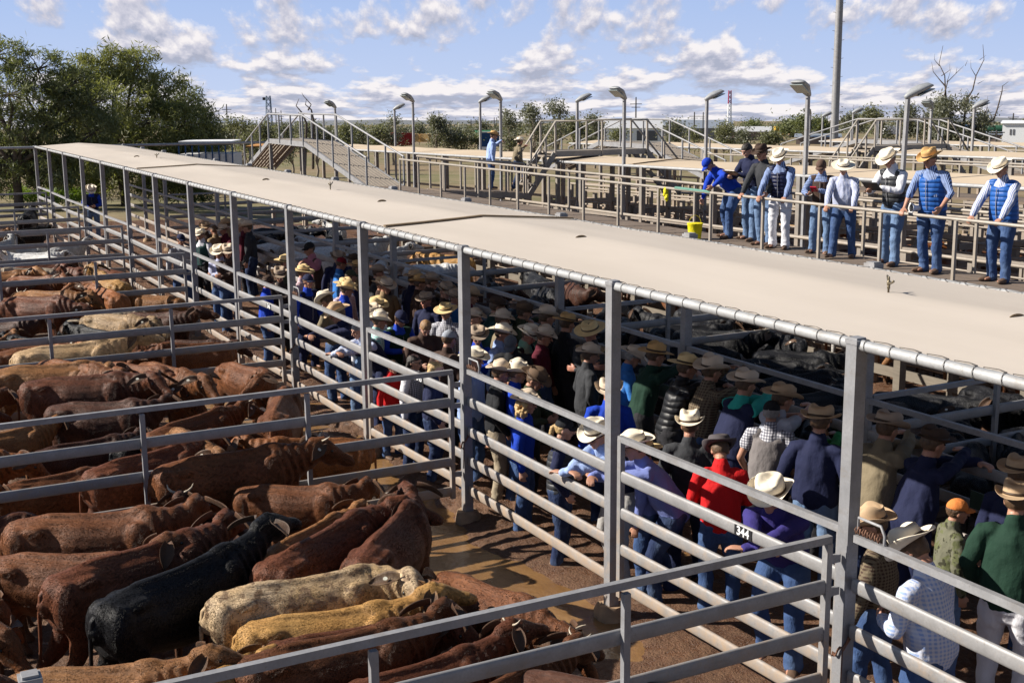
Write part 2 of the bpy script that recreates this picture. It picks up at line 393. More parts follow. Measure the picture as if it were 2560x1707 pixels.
M['tagy']=m_plain('ear_tag',(.62,.60,.50,1),.4)
M['nose']=m_plain('muzzle_skin',(.03,.022,.02,1),.35)
def m_skin(name,c):
    t=NT(name,.5,0,.4); t.b.inputs['Subsurface Weight'].default_value=.08; t.b.inputs['Subsurface Radius'].default_value=(.01,.004,.002)
    n=t.noise(t.co(),14,4); t.base(t.mix(n,tuple(x*.85 for x in c[:3])+(1,),tuple(min(1,x*1.12) for x in c[:3])+(1,))); return t.m
SKIN=[m_skin('skin_tanned',(.40,.205,.135,1)),m_skin('skin_fair',(.50,.28,.20,1)),m_skin('skin_ruddy',(.42,.19,.13,1))]
_cl={}
def cloth(c,kind='plain',c2=None):
    key=(tuple(c),kind,tuple(c2) if c2 else None)
    if key in _cl: return _cl[key]
    t=NT('fabric_'+kind,.85,0,.25); p=t.co(); col=c if len(c)==4 else tuple(c)+(1,)
    n=t.noise(p,7,4); b=t.mix(n,tuple(x*.78 for x in col[:3])+(1,),tuple(min(1,x*1.2) for x in col[:3])+(1,))
    if kind in('check','stripe'):
        sc=70 if kind=='check' else 95
        w=t.n('ShaderNodeTexWave'); w.bands_direction='Y'; w.inputs['Scale'].default_value=sc/6.28*1.0; t.l(p,w.inputs['Vector'])
        f=t.ramp(w.outputs['Fac'],[(.45,0.),(.6,1.)])
        b=t.mix(t.math('MULTIPLY',f,.85 if kind=='stripe' else .6),b,tuple(c2)+(1,) if len(c2)==3 else c2)
        if kind=='check':
            w2=t.n('ShaderNodeTexWave'); w2.bands_direction='Z'; w2.inputs['Scale'].default_value=sc/6.28; t.l(p,w2.inputs['Vector'])
            b=t.mix(t.math('MULTIPLY',t.ramp(w2.outputs['Fac'],[(.45,0.),(.6,1.)]),.6),b,tuple(c2)+(1,) if len(c2)==3 else c2)
    if kind=='camo':
        b=t.mix(t.ramp(t.noise(p,9,3),[(.50,0.),(.53,1.)]),b,(.10,.11,.05,1)); b=t.mix(t.ramp(t.noise(p,12,2),[(.58,0.),(.61,1.)]),b,(.035,.035,.02,1))
    if kind=='denim':
        b=t.mix(t.ramp(t.noise(p,3.5,3),[(.45,0.),(.75,.55)]),b,(.15,.22,.34,1))
        t.bump(t.noise(t.map(p,(1,1,.35)),26,5,.65),.8,.02)
    elif kind=='quilt':
        w=t.n('ShaderNodeTexWave'); w.bands_direction='Z'; w.wave_profile='SIN'; w.inputs['Scale'].default_value=4.6; w.inputs['Distortion'].default_value=.9; t.l(p,w.inputs['Vector'])
        t.bump(t.math('POWER',w.outputs['Fac'],.35),.6,.02); t.b.inputs['Roughness'].default_value=.45
        b=t.mix(t.ramp(w.outputs['Fac'],[(.0,.3),(.07,0.)]),b,tuple(x*.35 for x in col[:3])+(1,))
    else: t.bump(t.noise(t.map(p,(1,1,.6)),17,5,.6),.65,.02)
    t.base(b); _cl[key]=t.m; return t.m
_ft={}
def felt(c,straw=False):
    key=(tuple(c),straw)
    if key in _ft: return _ft[key]
    t=NT('straw_hat' if straw else 'felt_hat',.85,0,.2); p=t.co(); n=t.noise(p,11,4)
    t.base(t.mix(n,tuple(x*.78 for x in c[:3])+(1,),tuple(min(1,x*1.15) for x in c[:3])+(1,)))
    if straw:
        v=t.n('ShaderNodeTexWave'); v.wave_type='RINGS'; v.rings_direction='Z'; v.inputs['Scale'].default_value=28; v.inputs['Distortion'].default_value=1.5; t.l(p,v.inputs['Vector']); t.bump(v.outputs['Fac'],.5,.004)
    else: t.bump(t.noise(p,60,3),.15,.003)
    _ft[key]=t.m; return t.m
M['leather']=m_plain('boot_leather',(.10,.058,.034,1),.7,var=.4,scale=14,bump=.4)
M['bootd']=m_plain('dark_boot',(.045,.03,.022,1),.75,var=.4,scale=14,bump=.4)
M['belt']=m_plain('belt',(.05,.028,.015,1),.6)
M['hair_d']=m_plain('dark_hair',(.02,.014,.010,1),.6,var=.4,scale=30,bump=.8,bs=120)
M['hair_b']=m_plain('brown_hair',(.09,.05,.025,1),.6,var=.4,scale=30,bump=.8,bs=120)
M['hair_g']=m_plain('grey_hair',(.25,.23,.21,1),.7,var=.3,scale=30,bump=.8,bs=120)
M['hair_l']=m_plain('blond_hair',(.45,.30,.13,1),.6,var=.35,scale=30,bump=.8,bs=120)
M['hair_s']=m_plain('sandy_hair',(.25,.14,.06,1),.6,var=.35,scale=30,bump=.8,bs=120)
# ------------------------------------------------------------------ people
def ik(a,b,l1,l2,pole):
    a=np.asarray(a,float); b=np.asarray(b,float); d=b-a; L=np.linalg.norm(d); mx=(l1+l2)*.995
    if L>mx: b=a+d/L*mx; d=b-a; L=mx
    t=d/L; x=(l1*l1-l2*l2+L*L)/(2*L); h=math.sqrt(max(0,l1*l1-x*x))
    p=np.asarray(pole,float); p=p-t*(p@t); p=nrm(p)
    return a+t*x+p*h, b
def rotv(v,ax,ang):
    ax=nrm(ax); v=np.asarray(v,float); c,s=math.cos(ang),math.sin(ang)
    return v*c+np.cross(ax,v)*s+ax*(ax@v)*(1-c)
class Pose:
    def __init__(s,lean=0.05,side=0.0,hip=.94,hipx=0.0,LF=(0.02,.12),RF=(-.02,-.12),LH=(.06,.30,.80),RH=(.06,-.30,.80),
                 Lp=(-.6,.5,-.3),Rp=(-.6,-.5,-.3),hy=0.0,hp=0.1,curl=.5,twist=0.0,toe=.25,Lfa=None,Rfa=None,build=1.0,zl=0,zr=0,skirt=0.0):
        s.__dict__.update(locals())
        H=np.array([hipx,0,hip]); s.H=H
        ct,st=math.cos(twist),math.sin(twist)
        s.up=nrm((math.sin(lean),side,math.cos(lean)))
        lat=nrm(np.array([-st,ct,0])); lat=nrm(lat-s.up*(lat@s.up)); s.lat=lat; s.fw=np.cross(lat,s.up)
        s.ch=H+s.up*.30; s.sh=H+s.up*.475
        s.LS=s.sh+lat*.185*build; s.RS=s.sh-lat*.185*build
        nb=H+s.up*.545; s.nb=nb
        nu=nrm(s.up*.6+np.array([.10,0,.6])); s.nt=nb+nu*.07
        hf=np.array([math.cos(hy+twist)*math.cos(hp),math.sin(hy+twist)*math.cos(hp),-math.sin(hp)])
        hl=nrm(np.cross((0,0,1),hf)); hu=np.cross(hf,hl)
        s.hf,s.hl,s.hu=hf,hl,hu
        s.hc=s.nt+hu*.085+hf*.025
        s.Lw,s.Rw=np.array(LH,float),np.array(RH,float)
        s.Le,s.Lw=ik(s.LS,s.Lw,.29,.26,Lp); s.Re,s.Rw=ik(s.RS,s.Rw,.29,.26,Rp)
        s.LHp=H+np.array([0,.095,-.02]); s.RHp=H+np.array([0,-.095,-.02])
        s.La=np.array([LF[0],LF[1],.09+zl]); s.Ra=np.array([RF[0],RF[1],.09+zr])
        s.Lk,s.La=ik(s.LHp,s.La,.425,.412,(1,.25,0)); s.Rk,s.Ra=ik(s.RHp,s.Ra,.425,.412,(1,-.25,0))
def hand(mb,w,d,nrml,side,curl):
    # w wrist, d finger direction, nrml palm normal, side +1 thumb towards +lat
    d=nrm(d); nrml=nrm(nrml-d*(np.dot(nrml,d))); lat=np.cross(nrml,d)*side
    mb.chain([w,w+d*.035,w+d*.075,w+d*.095],[(.026,.019),(.036,.017),(.042,.015),(.040,.013)],10,side=lat)
    for i,(o,L) in enumerate(((-.030,.072),(-.010,.082),(.011,.076),(.031,.060))):
        p=w+d*.09-lat*o; pts=[p]; dd=d.copy(); ax=np.cross(d,nrml)
        for k,fr in enumerate((.45,.32,.26)):
            dd=rotv(dd,ax,curl*(.55+.45*k)); p=p+dd*L*fr; pts.append(p)
        mb.chain(pts,[.0098,.0092,.0085,.0072],7,side=lat)
    p=w+d*.03+lat*.034; q=p+(d*.7+lat*.55+nrml*.25)*.036; r=q+(d*.85+lat*.12+nrml*.4*curl)*.034
    mb.chain([p-lat*.012,p,q,r],[.013,.0125,.011,.009],7,side=nrml)
def body_mesh(P,name):
    b=MB()
    # torso, neck, head
    up,lat,fw=P.up,P.lat,P.fw
    b.chain([P.H-up*.06,P.H+up*.05,P.H+up*.18,P.H+up*.34,P.H+up*.46,P.H+up*.53],[(.135,.095),(.14,.095),(.125,.085),(.145,.095),(.13,.08),(.06,.05)],14,side=lat)
    b.chain([P.nb-up*.05,P.nb,P.nt,P.hc-P.hu*.03],[(.07,.06),(.058,.058),(.053,.056),(.05,.05)],12,side=lat)
    A=(P.hf,P.hl,P.hu); c=P.hc
    b.ell(c+P.hu*.025-P.hf*.012,(.097,.078,.098),A,16,12)
    b.chain([c+P.hf*.035+P.hu*.03,c+P.hf*.047-P.hu*.03,c+P.hf*.052-P.hu*.085],[(.062,.045),(.056,.04),(.034,.028)],12,side=P.hl)
    b.ell(c+P.hf*.055-P.hu*.095,(.026,.03,.02),A,10,6)
    b.chain([c+P.hf*.082+P.hu*.028,c+P.hf*.105-P.hu*.012,c+P.hf*.112-P.hu*.024],[(.009,.01),(.013,.012),(.017,.011)],8,side=P.hl)
    b.ell(c+P.hf*.080+P.hu*.038,(.014,.05,.011),A,10,6)
    for sg in(-1,1):
        b.ell(c+P.hl*.077*sg-P.hf*.012-P.hu*.004,(.017,.009,.031),A,8,6)
        b.ell(c+P.hl*.038*sg+P.hf*.066-P.hu*.022,(.018,.02,.016),A,8,6)
    b.chain([c+P.hf*.088-P.hu*.052-P.hl*.02,c+P.hf*.096-P.hu*.051,c+P.hf*.088-P.hu*.052+P.hl*.02],[.006,.0085,.006],6)
    for S,E,Wr,sg,fa in ((P.LS,P.Le,P.Lw,1,P.Lfa),(P.RS,P.Re,P.Rw,-1,P.Rfa)):
        b.chain([S-lat*sg*.05,S,S*.5+E*.5,E],[(.05,.05),(.052,.052),(.044,.044),(.036,.038)],10)
        b.chain([E,E*.65+Wr*.35,E*.2+Wr*.8,Wr],[(.038,.038),(.040,.036),(.028,.024),(.026,.021)],10,side=lat)
        d=nrm(Wr-E)
        if fa is not None: d=nrm(np.array(fa[0],float)); n_=np.array(fa[1],float)
        else: n_=-lat*sg
        hand(b,Wr,d,n_,(1 if fa is None else sg) if fa is not None else sg,P.curl)
    for Hh,Kn,An in ((P.LHp,P.Lk,P.La),(P.RHp,P.Rk,P.Ra)):
        b.chain([Hh,Hh*.5+Kn*.5,Kn,Kn*.55+An*.45,An],[.072,.062,.048,.046,.034],10)
        b.chain([An,An+np.array([.06,0,-.045]),An+np.array([.14,0,-.06])],[(.03,.03),(.033,.025),(.026,.018)],8)
    return remesh(b,.0085,2)
def wr(seed,amp,sc=(9,9,5)):
    def f(co):
        a=fbm(co*np.array(sc)+seed*13.7,3)-.44
        r=np.abs(vnoise(co*np.array(sc)*1.3+seed*3.1)-.5)*2
        return amp*(a*1.6+(.35-r)*.55)
    return f
def shirt_mesh(P,seed,sleeve=1.0,fat=1.0,vest=False,collar=True,bulk=1.0):
    b=MB(); up,lat,fw=P.up,P.lat,P.fw
    o=.012 if vest else 0
    w=fat
    hem=-.05 if (P.skirt or vest) else -.01
    if vest: b.chain([P.H+up*hem,P.H+up*.06,P.H+up*.18,P.H+up*.32,P.H+up*.42,P.H+up*.475],[((.176+o)*w,(.128+o)*w),((.175+o)*w,(.132+o)*w),((.170+o)*w,(.132+o)*w),(.184+o,.134+o),(.172+o,.116+o),(.128,.080)],18,side=lat,flat=True)
    else: b.chain([P.H+up*hem,P.H+up*.06,P.H+up*.18+fw*.012*(w-.9)*4,P.H+up*.32,P.H+up*.43,P.H+up*.50,P.H+up*.535],
            [((.176+o)*w,(.128+o)*w),((.175+o)*w,(.132+o)*w),((.170+o)*w,(.132+o)*w),(.180+o,.134+o),(.164+o,.114+o),(.112+o,.082+o),(.072+o,.068+o)],18,side=lat,flat=False)
    if vest: collar=False
    if collar: b.chain([P.nb-up*.03,P.nb+up*.022],[(.078+o,.078+o),(.070+o,.074+o)],14,side=lat)
    for S,E,Wr,sg in ((P.LS,P.Le,P.Lw,1),(P.RS,P.Re,P.Rw,-1)):
        if vest:
            b.chain([S-lat*sg*.07-up*.01,S-lat*sg*.012-up*.005],[(.075,.080),(.060,.070)],12,side=up); continue
        k=bulk
        if sleeve>=.9:
            e2=E*(1-sleeve)+Wr*sleeve if sleeve<1 else Wr-nrm(Wr-E)*.005
            b.chain([S-lat*sg*.06-up*.0,S+up*-.014,S*.5+E*.5,E],[(.054*k,.062*k),(.062*k,.066*k),(.061*k,.062*k),(.053*k,.055*k)],12,side=up)
            b.chain([E,E*.5+Wr*.5,e2],[(.053*k,.053*k),(.049*k,.047*k),(.038*k,.036*k)],12,side=lat)
        else:
            e2=S*(1-sleeve)+E*sleeve if sleeve<=.5 else E*(1.5-sleeve)+Wr*(sleeve-.5)
            if sleeve<=.5:
                b.chain([S-lat*sg*.06,S,e2],[(.07,.075),(.070,.072),(.068,.064)],12,side=up)
            else:
                b.chain([S-lat*sg*.06,S,S*.5+E*.5,E,e2],[(.07,.075),(.070,.072),(.060,.060),(.052,.054),(.05,.05)],12,side=up)
    return remesh(b,.0125,3,wr(seed,.020 if not vest else .012))
def trouser_mesh(P,seed,wide=1.0):
    wide*=1.07
    b=MB(); up,lat=P.up,P.lat; H=P.H
    b.chain([H-np.array([0,0,.10]),H-np.array([0,0,.03]),H+up*.045],[(.150,.115),(.165,.122),(.155,.112)],16,side=(0,1,0))
    for Hh,Kn,An,sg in ((P.LHp,P.Lk,P.La,1),(P.RHp,P.Rk,P.Ra,-1)):
        e=An+np.array([.0,0,-.035]); k=wide
        b.chain([Hh+np.array([0,-.012*sg,.02]),Hh*.65+Kn*.35,Hh*.3+Kn*.7,Kn,Kn*.6+An*.4,An*.75+Kn*.25,e],[(.096*k,.112*k),(.094*k,.104*k),(.080*k,.086*k),(.068*k,.070*k),(.066*k,.068*k),(.062*k,.064*k),(.068*k,.070*k)],14,side=(0,1,0))
    return remesh(b,.0125,3,wr(seed+5,.019,(8,8,10)))
def boot_mesh(P):
    b=MB()
    for An,toe in ((P.La,P.toe),(P.Ra,-P.toe)):
        d=np.array([math.cos(toe),math.sin(toe),0]); l=np.array([-d[1],d[0],0]); z=np.array([0,0,1.])
        g=An-z*.09
        b.chain([An+z*.10,An+z*.0,g+z*.055],[(.050,.056),(.048,.054),(.045,.052)],12,side=l)
        b.chain([g-d*.055+z*.038,g+d*.02+z*.045,g+d*.09+z*.036,g+d*.16+z*.030,g+d*.195+z*.028],[(.036,.034),(.041,.042),(.047,.032),(.041,.027),(.024,.022)],12,side=l)
        b.chain([g-d*.06+z*.008,g+d*.06+z*.008,g+d*.19+z*.008],[(.036,.009),(.045,.008),(.030,.008)],12,side=l)
        b.box(g-d*.045+z*.012,(.06,.065,.024),(d,l,z))
    return remesh(b,.0085,2)
def frame_at(P,c): # matrix for things worn on the head
    m=Matrix(((P.hf[0],P.hl[0],P.hu[0],c[0]),(P.hf[1],P.hl[1],P.hu[1],c[1]),(P.hf[2],P.hl[2],P.hu[2],c[2]),(0,0,0,1))); return m
def hat_mesh(kind):
    b=MB(); n=36; vs=[]; fs=[]
    # kinds: wide (upswept brim), flat (straw), tall, slouch
    par={'wide':(.102,.122,.176,.046,.016),'flat':(.098,.112,.190,.010,.008),'tall':(.100,.136,.182,.055,.020),'slouch':(.100,.112,.170,.026,-.026)}[kind]
    rt,hc,br,upk,dip=par
    rows=[]
    # crown from top centre outwards, then brim, underside
    def ringp(r,z,ox=1.14,f=None):
        q=[]
        for j in range(n):
            th=2*math.pi*j/n; x=math.cos(th)*r*ox; y=math.sin(th)*r; zz=z
            if f: x,y,zz=f(x,y,z,th)
            q.append((x,y,zz))
        return q
    def crease(x,y,z,th):
        t=abs(y)/.05; dz=-.038*math.exp(-t*t*1.2)*(1 if x>-.1 else 1); 
        pinch=.020*math.exp(-((x-.07)/.035)**2)*math.exp(-((abs(y)-.05)/.03)**2)
        return x,y*(1-.22*max(0,x/.12)) ,z+dz-pinch*1.5-.012*(x/.1)**2*(1 if kind!='flat' else .4)+.010*x/.1
    for r,z in ((.02,hc-.002),(.05,hc),(.074,hc+.001),(.090,hc-.010)): rows.append(ringp(r*rt/.104,z,1.14,crease))
    rows.append(ringp(rt*.95,hc-.035,1.12)); rows.append(ringp(rt*.985,hc*.45,1.12)); rows.append(ringp(rt,.012,1.12)); rows.append(ringp(rt*1.02,.0,1.12))
    def brim(t,dz=0):
        def f(x,y,z,th):
            s_=abs(math.sin(th)); c_=math.cos(th)
            lift=upk*(s_**2.2)*t**1.7*1.15
            drop=-dip*(abs(c_)**2)*t**1.5*(1 if c_>0 else .6)
            sh=1-.13*(s_**3)*t if kind in('wide','tall') else 1
            return x,y*sh,z+lift+drop+dz
        return f
    for t in (.33,.66,.93,1.0): rows.append(ringp(rt+(br-rt)*t,-.002,1.10,brim(t)))
    for t in (1.0,.66,.33,0.): rows.append(ringp(rt+(br-rt)*t-.001,-.007,1.10,brim(t,0)))
    rows.append(ringp(rt*.93,.06,1.12))
    vs=[(0,0,hc-.036)]+[p for r in rows for p in r]
    for j in range(n): fs.append((0,1+j,1+(j+1)%n))
    for i in range(len(rows)-1):
        for j in range(n):
            k=(j+1)%n; fs.append((1+i*n+j,1+(i+1)*n+j,1+(i+1)*n+k,1+i*n+k))
    b.add(vs,fs); me=b.mesh('hat_'+kind,True)
    bb=MB(); bb.add([p for z,rr in ((.004,1.035),(.004,1.05),(.022,1.035),(.022,1.0)) for p in ringp(rt*rr,z,1.12)],[(i*n+j,i*n+(j+1)%n,(i+1)*n+(j+1)%n,(i+1)*n+j) for i in range(3) for j in range(n)])
    return me,bb.mesh('hatband',True)
HATS={k:hat_mesh(k) for k in('wide','flat','tall','slouch')}
def cap_mesh():
    b=MB(); b.ell((0,0,0),(.104,.086,.098),None,18,12)
    V=b.v[0]; V[:,2]=np.maximum(V[:,2],-.005)
    me=b.mesh('cap_crown',True)
    v=MB(); vs=[];fs=[];n=12
    for k,(r,zz) in enumerate(((.086,.004),(.12,.002),(.165,-.012),(.163,-.017),(.12,-.004),(.086,-.002))):
        for j in range(n+1):
            th=-1.05+2.1*j/n; rr=r if k in(0,5) else r*(1-.10*abs(th)**2.2)
            vs.append((math.cos(th)*rr*1.08,math.sin(th)*max(.083,rr*.62),zz-.018*abs(math.sin(th))**2*(k in(1,2,3,4))))
    for k in range(5):
        for j in range(n): fs.append((k*(n+1)+j,k*(n+1)+j+1,(k+1)*(n+1)+j+1,(k+1)*(n+1)+j))
    v.add(vs,fs); return me,v.mesh('cap_peak',True)
CAP=cap_mesh()
def hair_mesh(kind):
    b=MB()
    if kind=='short':
        b.ell((-.014,0,.030),(.103,.084,.102),None,18,12); V=b.v[0]
        V[:,0]=np.where((V[:,2]<.03)&(V[:,0]>-.01),-.02,V[:,0]); V[:,2]=np.maximum(V[:,2],-.045)
    elif kind=='long':
        b.ell((-.014,0,.02),(.104,.088,.10),None,16,12); V=b.v[0]; V[:,0]=np.where((V[:,2]<.03)&(V[:,0]>.0),-.0,V[:,0])
        b.chain([(-.05,0,.02),(-.07,0,-.08),(-.075,0,-.18),(-.07,0,-.26)],[(.09,.05),(.095,.045),(.085,.035),(.05,.02)],14)
    elif kind=='tail':
        b.ell((-.014,0,.026),(.103,.084,.10),None,16,12); V=b.v[0]; V[:,0]=np.where((V[:,2]<.03)&(V[:,0]>-.01),-.02,V[:,0]); V[:,2]=np.maximum(V[:,2],-.045)
        b.chain([(-.10,0,.04),(-.135,0,.01),(-.14,0,-.08),(-.12,0,-.18),(-.11,0,-.24)],[(.02,.02),(.03,.028),(.034,.03),(.026,.022),(.008,.008)],10)
    elif kind=='curly':
        r=random.Random(3)
        for i in range(70):
            a=r.uniform(1.2,5.08); z=r.uniform(-.16,.03); rr=.085+r.uniform(0,.03)
            b.ell((math.cos(a)*rr-.01,math.sin(a)*rr,z),(.026,.026,.03),None,6,5)
    me=remesh(b,.008,1,lambda co:(fbm(co*60,2)-.4)*.012); return me
HAIR={k:hair_mesh(k) for k in('short','long','tail','curly')}
POSES={
'stand':Pose(),
'stand2':Pose(lean=.02,LF=(.10,.14),RF=(-.08,-.12),LH=(.12,.27,.84),RH=(-.02,-.29,.82),hp=.25,hy=.2),
'pocket':Pose(lean=.03,LH=(.10,.22,.93),RH=(.10,-.22,.93),Lp=(-1,.9,0),Rp=(-1,-.9,0),hp=.15),
'fold':Pose(lean=.06,LH=(.23,-.10,1.18),RH=(.23,.12,1.24),Lp=(-.1,1,-.7),Rp=(-.1,-1,-.7),Lfa=((0,-1,.1),(-1,0,0)),Rfa=((0,1,.1),(-1,0,0)),hp=.2),
'hold':Pose(lean=.10,LH=(.30,.10,1.18),RH=(.30,-.12,1.16),Lp=(-.3,.6,-1),Rp=(-.3,-.6,-1),hp=.45,curl=.7),
'raised':Pose(lean=.16,LH=(.40,.16,1.62),RH=(.42,-.10,1.66),Lp=(0,.8,-.8),Rp=(0,-.8,-.8),Lfa=((.5,-.5,.1),(0,0,-1)),Rfa=((.5,.5,.1),(0,0,-1)),hp=.12,curl=.7,hipx=-.05),
'armsrail':Pose(lean=.24,LH=(.46,-.06,1.44),RH=(.46,.10,1.50),Lp=(.2,1,-.3),Rp=(.2,-1,-.3),Lfa=((.1,-1,0),(0,0,-1)),Rfa=((.1,1,0),(0,0,-1)),hp=.15,hipx=-.12,LF=(-.06,.15),RF=(-.14,-.13)),
'lowrail':Pose(lean=.55,LH=(.55,-.05,1.20),RH=(.55,.08,1.24),Lp=(0,1,-.5),Rp=(0,-1,-.5),Lfa=((.1,-1,0),(0,0,-1)),Rfa=((.1,1,0),(0,0,-1)),hp=.3,hipx=-.22,hip=.90,LF=(-.05,.15),RF=(-.22,-.13)),
'onerail':Pose(lean=.10,LH=(.36,.28,1.48),RH=(.05,-.28,.84),Lp=(0,1,-.6),hp=.2,Lfa=((.8,-.1,-.4),(0,0,-1))),
'walk':Pose(lean=.08,LF=(.26,.10),RF=(-.28,-.10),LH=(-.10,.28,.84),RH=(.22,-.26,.90),hip=.90,hp=.15),
'down':Pose(lean=.14,LH=(.30,.10,1.10),RH=(.28,-.10,1.06),hp=.7,curl=.9,Lp=(-.3,.6,-1),Rp=(-.3,-.6,-1)),
# on the catwalk, hands on the 0.87 m rail in front
'cat1':Pose(lean=.12,LH=(.34,.22,.93),RH=(.34,-.24,.93),Lp=(-.8,.6,.1),Rp=(-.8,-.6,.1),Lfa=((.7,-.1,-.5),(-.6,0,-.7)),Rfa=((.7,.1,-.5),(-.6,0,-.7)),hp=.42,curl=.8,hipx=-.03),
'cat2':Pose(lean=.20,LH=(.36,.30,.93),RH=(.36,-.16,.93),Lp=(-.8,.7,.1),Rp=(-.8,-.7,.1),Lfa=((.7,-.1,-.5),(-.6,0,-.7)),Rfa=((.7,.1,-.5),(-.6,0,-.7)),hp=.35,curl=.8,hipx=-.08,RF=(.10,-.12),LF=(-.14,.14),hy=.2),
'cat3':Pose(lean=.16,LH=(.34,.06,1.20),RH=(.32,-.16,1.12),Lp=(-.2,.7,-1),Rp=(-.2,-.7,-1),hp=.5,curl=.6,hipx=-.04,LF=(.06,.13),RF=(-.10,-.18),Lfa=((.4,-.8,.1),(-.3,0,1)),Rfa=((.6,.5,.1),(0,0,1))),
'cat4':Pose(lean=.14,LH=(.30,.30,.98),RH=(.34,-.22,.94),Lp=(-.8,.7,.2),Rp=(-.8,-.7,.2),hp=.25,hy=-.15,curl=.8,Rfa=((.7,.1,-.5),(-.6,0,-.7)),LF=(.02,.12),RF=(-.02,-.10)),
'bucket':Pose(lean=.80,side=-.05,hip=.91,hipx=-.18,LH=(.42,.34,1.02),RH=(.42,-.10,.66),Lp=(-.3,1,.5),Rp=(.2,-1,.2),hp=.95,curl=.8,LF=(-.02,.14),RF=(-.14,-.14)),
'step':Pose(lean=.22,LF=(.34,.10),RF=(-.12,-.10),zl=.30,LH=(.42,.26,1.42),RH=(.12,-.28,.90),Lp=(0,.9,-.4),hip=.92,hp=.1,curl=.8),
}
PM={}
def pm(pose,what,seed=0,**kw):
    key=(pose,what,seed)+tuple(sorted(kw.items()))
    if key not in PM:
        P=POSES[pose]
        f={'body':lambda:body_mesh(P,pose),'shirt':lambda:shirt_mesh(P,seed,**kw),'trousers':lambda:trouser_mesh(P,seed,**kw),'boots':lambda:boot_mesh(P)}[what]
        PM[key]=f(); PM[key].name=pose+'_'+what
    return PM[key]
EYE=MB(); EYE.ell((0,0,0),(.008,.010,.0075),None,8,6); EYE=EYE.mesh('eye_ball',True)
def glasses_mesh():
    b=MB()
    for s in(-1,1):
        b.ell((.105,.034*s,0),(.006,.026,.018),None,10,6); b.bar((.10,.06*s,.006),(.0,.082*s,.008),.005)
    b.bar((.105,-.012,.005),(.105,.012,.005),.004); return b.mesh('glasses',True)
GLS=glasses_mesh()
def belt_mesh(P):
    b=MB(); b.chain([P.H+P.up*.018,P.H+P.up*.05],[(.172,.128),(.168,.126)],24,side=P.lat,flat=True,cap=False)
    return b.mesh('belt',True)
HC={'cream':(.78,.70,.56),'white':(.80,.72,.60),'beige':(.62,.51,.39),'tan':(.45,.32,.20),'taupe':(.36,.28,.21),'brown':(.13,.085,.055),'dbrown':(.06,.038,.028),'grey':(.085,.075,.08),'straw':(.70,.53,.27),'dstraw':(.55,.34,.14)}
def zip_mesh(P,vest,fat):
    o=.012 if vest else 0; m_=MB(); pts=[]
    for t,r_ in ((.0,.128*fat),(.06,.132*fat),(.18,.132*fat),(.32,.136),(.43,.118)): pts.append(P.H+P.up*t+P.fw*(r_+o+.012))
    for a,b in zip(pts,pts[1:]): m_.bar(a,b,.011,.006,up=tuple(P.lat))
    return m_.mesh('zip')
def person(loc,rz,scale,pose,label,shirt,trou,hat=None,vest=None,hair='hair_b',hkind='short',skin=0,boots='leather',seed=0,sleeve=1.0,fat=1.0,glasses=False,belt=False,group=None,band='belt',wide=1.0,bulk=1.08,cat='person'):
    P=POSES[pose]
    r=thing('person',label,cat,loc,rz,group); r.scale=(scale*1.07,scale*1.07,scale)
    part('body',pm(pose,'body'),SKIN[skin],r)
    part('shirt',pm(pose,'shirt',seed,sleeve=sleeve,fat=fat,bulk=bulk),shirt,r)
    if vest: part('vest',pm(pose,'shirt',seed+7,vest=True,fat=fat),vest,r); part('zip',zip_mesh(P,True,fat),M['galv'],r)
    part('trousers',pm(pose,'trousers',seed,wide=wide),trou,r)
    part('boots',pm(pose,'boots'),M[boots],r)
    if belt:
        key=(pose,'belt')
        if key not in PM: PM[key]=belt_mesh(P)
        part('belt',PM[key],M['belt'],r)
    hm=frame_at(P,P.hc)
    ho=part('hair',HAIR[hkind],M[hair],r); ho.matrix_local=hm
    for s in(-1,1):
        e=part('eye',EYE,M['eye'],r); e.matrix_local=frame_at(P,P.hc+P.hf*.084+P.hl*.031*s+P.hu*.012)
    if glasses: g=part('sunglasses',GLS,M['black'],r); g.matrix_local=frame_at(P,P.hc+P.hu*.012-P.hf*.008)
    if hat:
        kind,c=hat
        if kind=='cap':
            o=part('cap',CAP[0],cloth(c),r); o.matrix_local=frame_at(P,P.hc+P.hu*.048-P.hf*.012)
            part('peak',CAP[1],cloth(c),o)
        else:
            straw=c in('straw','dstraw'); mt=felt(HC[c],straw)
            hr=random.Random(label); tilt=Matrix.Rotation(R(4+hr.uniform(-6,5)),4,'Y')@Matrix.Rotation(R(hr.uniform(-5,5)),4,'X')@Matrix.Diagonal((hr.uniform(.93,1.07),hr.uniform(.93,1.07),hr.uniform(.88,1.12),1))
            o=part('hat',HATS[kind][0],mt,r); o.matrix_local=frame_at(P,P.hc+P.hu*.062-P.hf*.008)@tilt
            part('hatband',HATS[kind][1],M[band],o)
    return r
def hat_top(pose,hat):
    P=POSES[pose]; h=.17 if (hat and hat[0]!='cap') else (.148 if hat else .125)
    return P.hc+P.hu*h
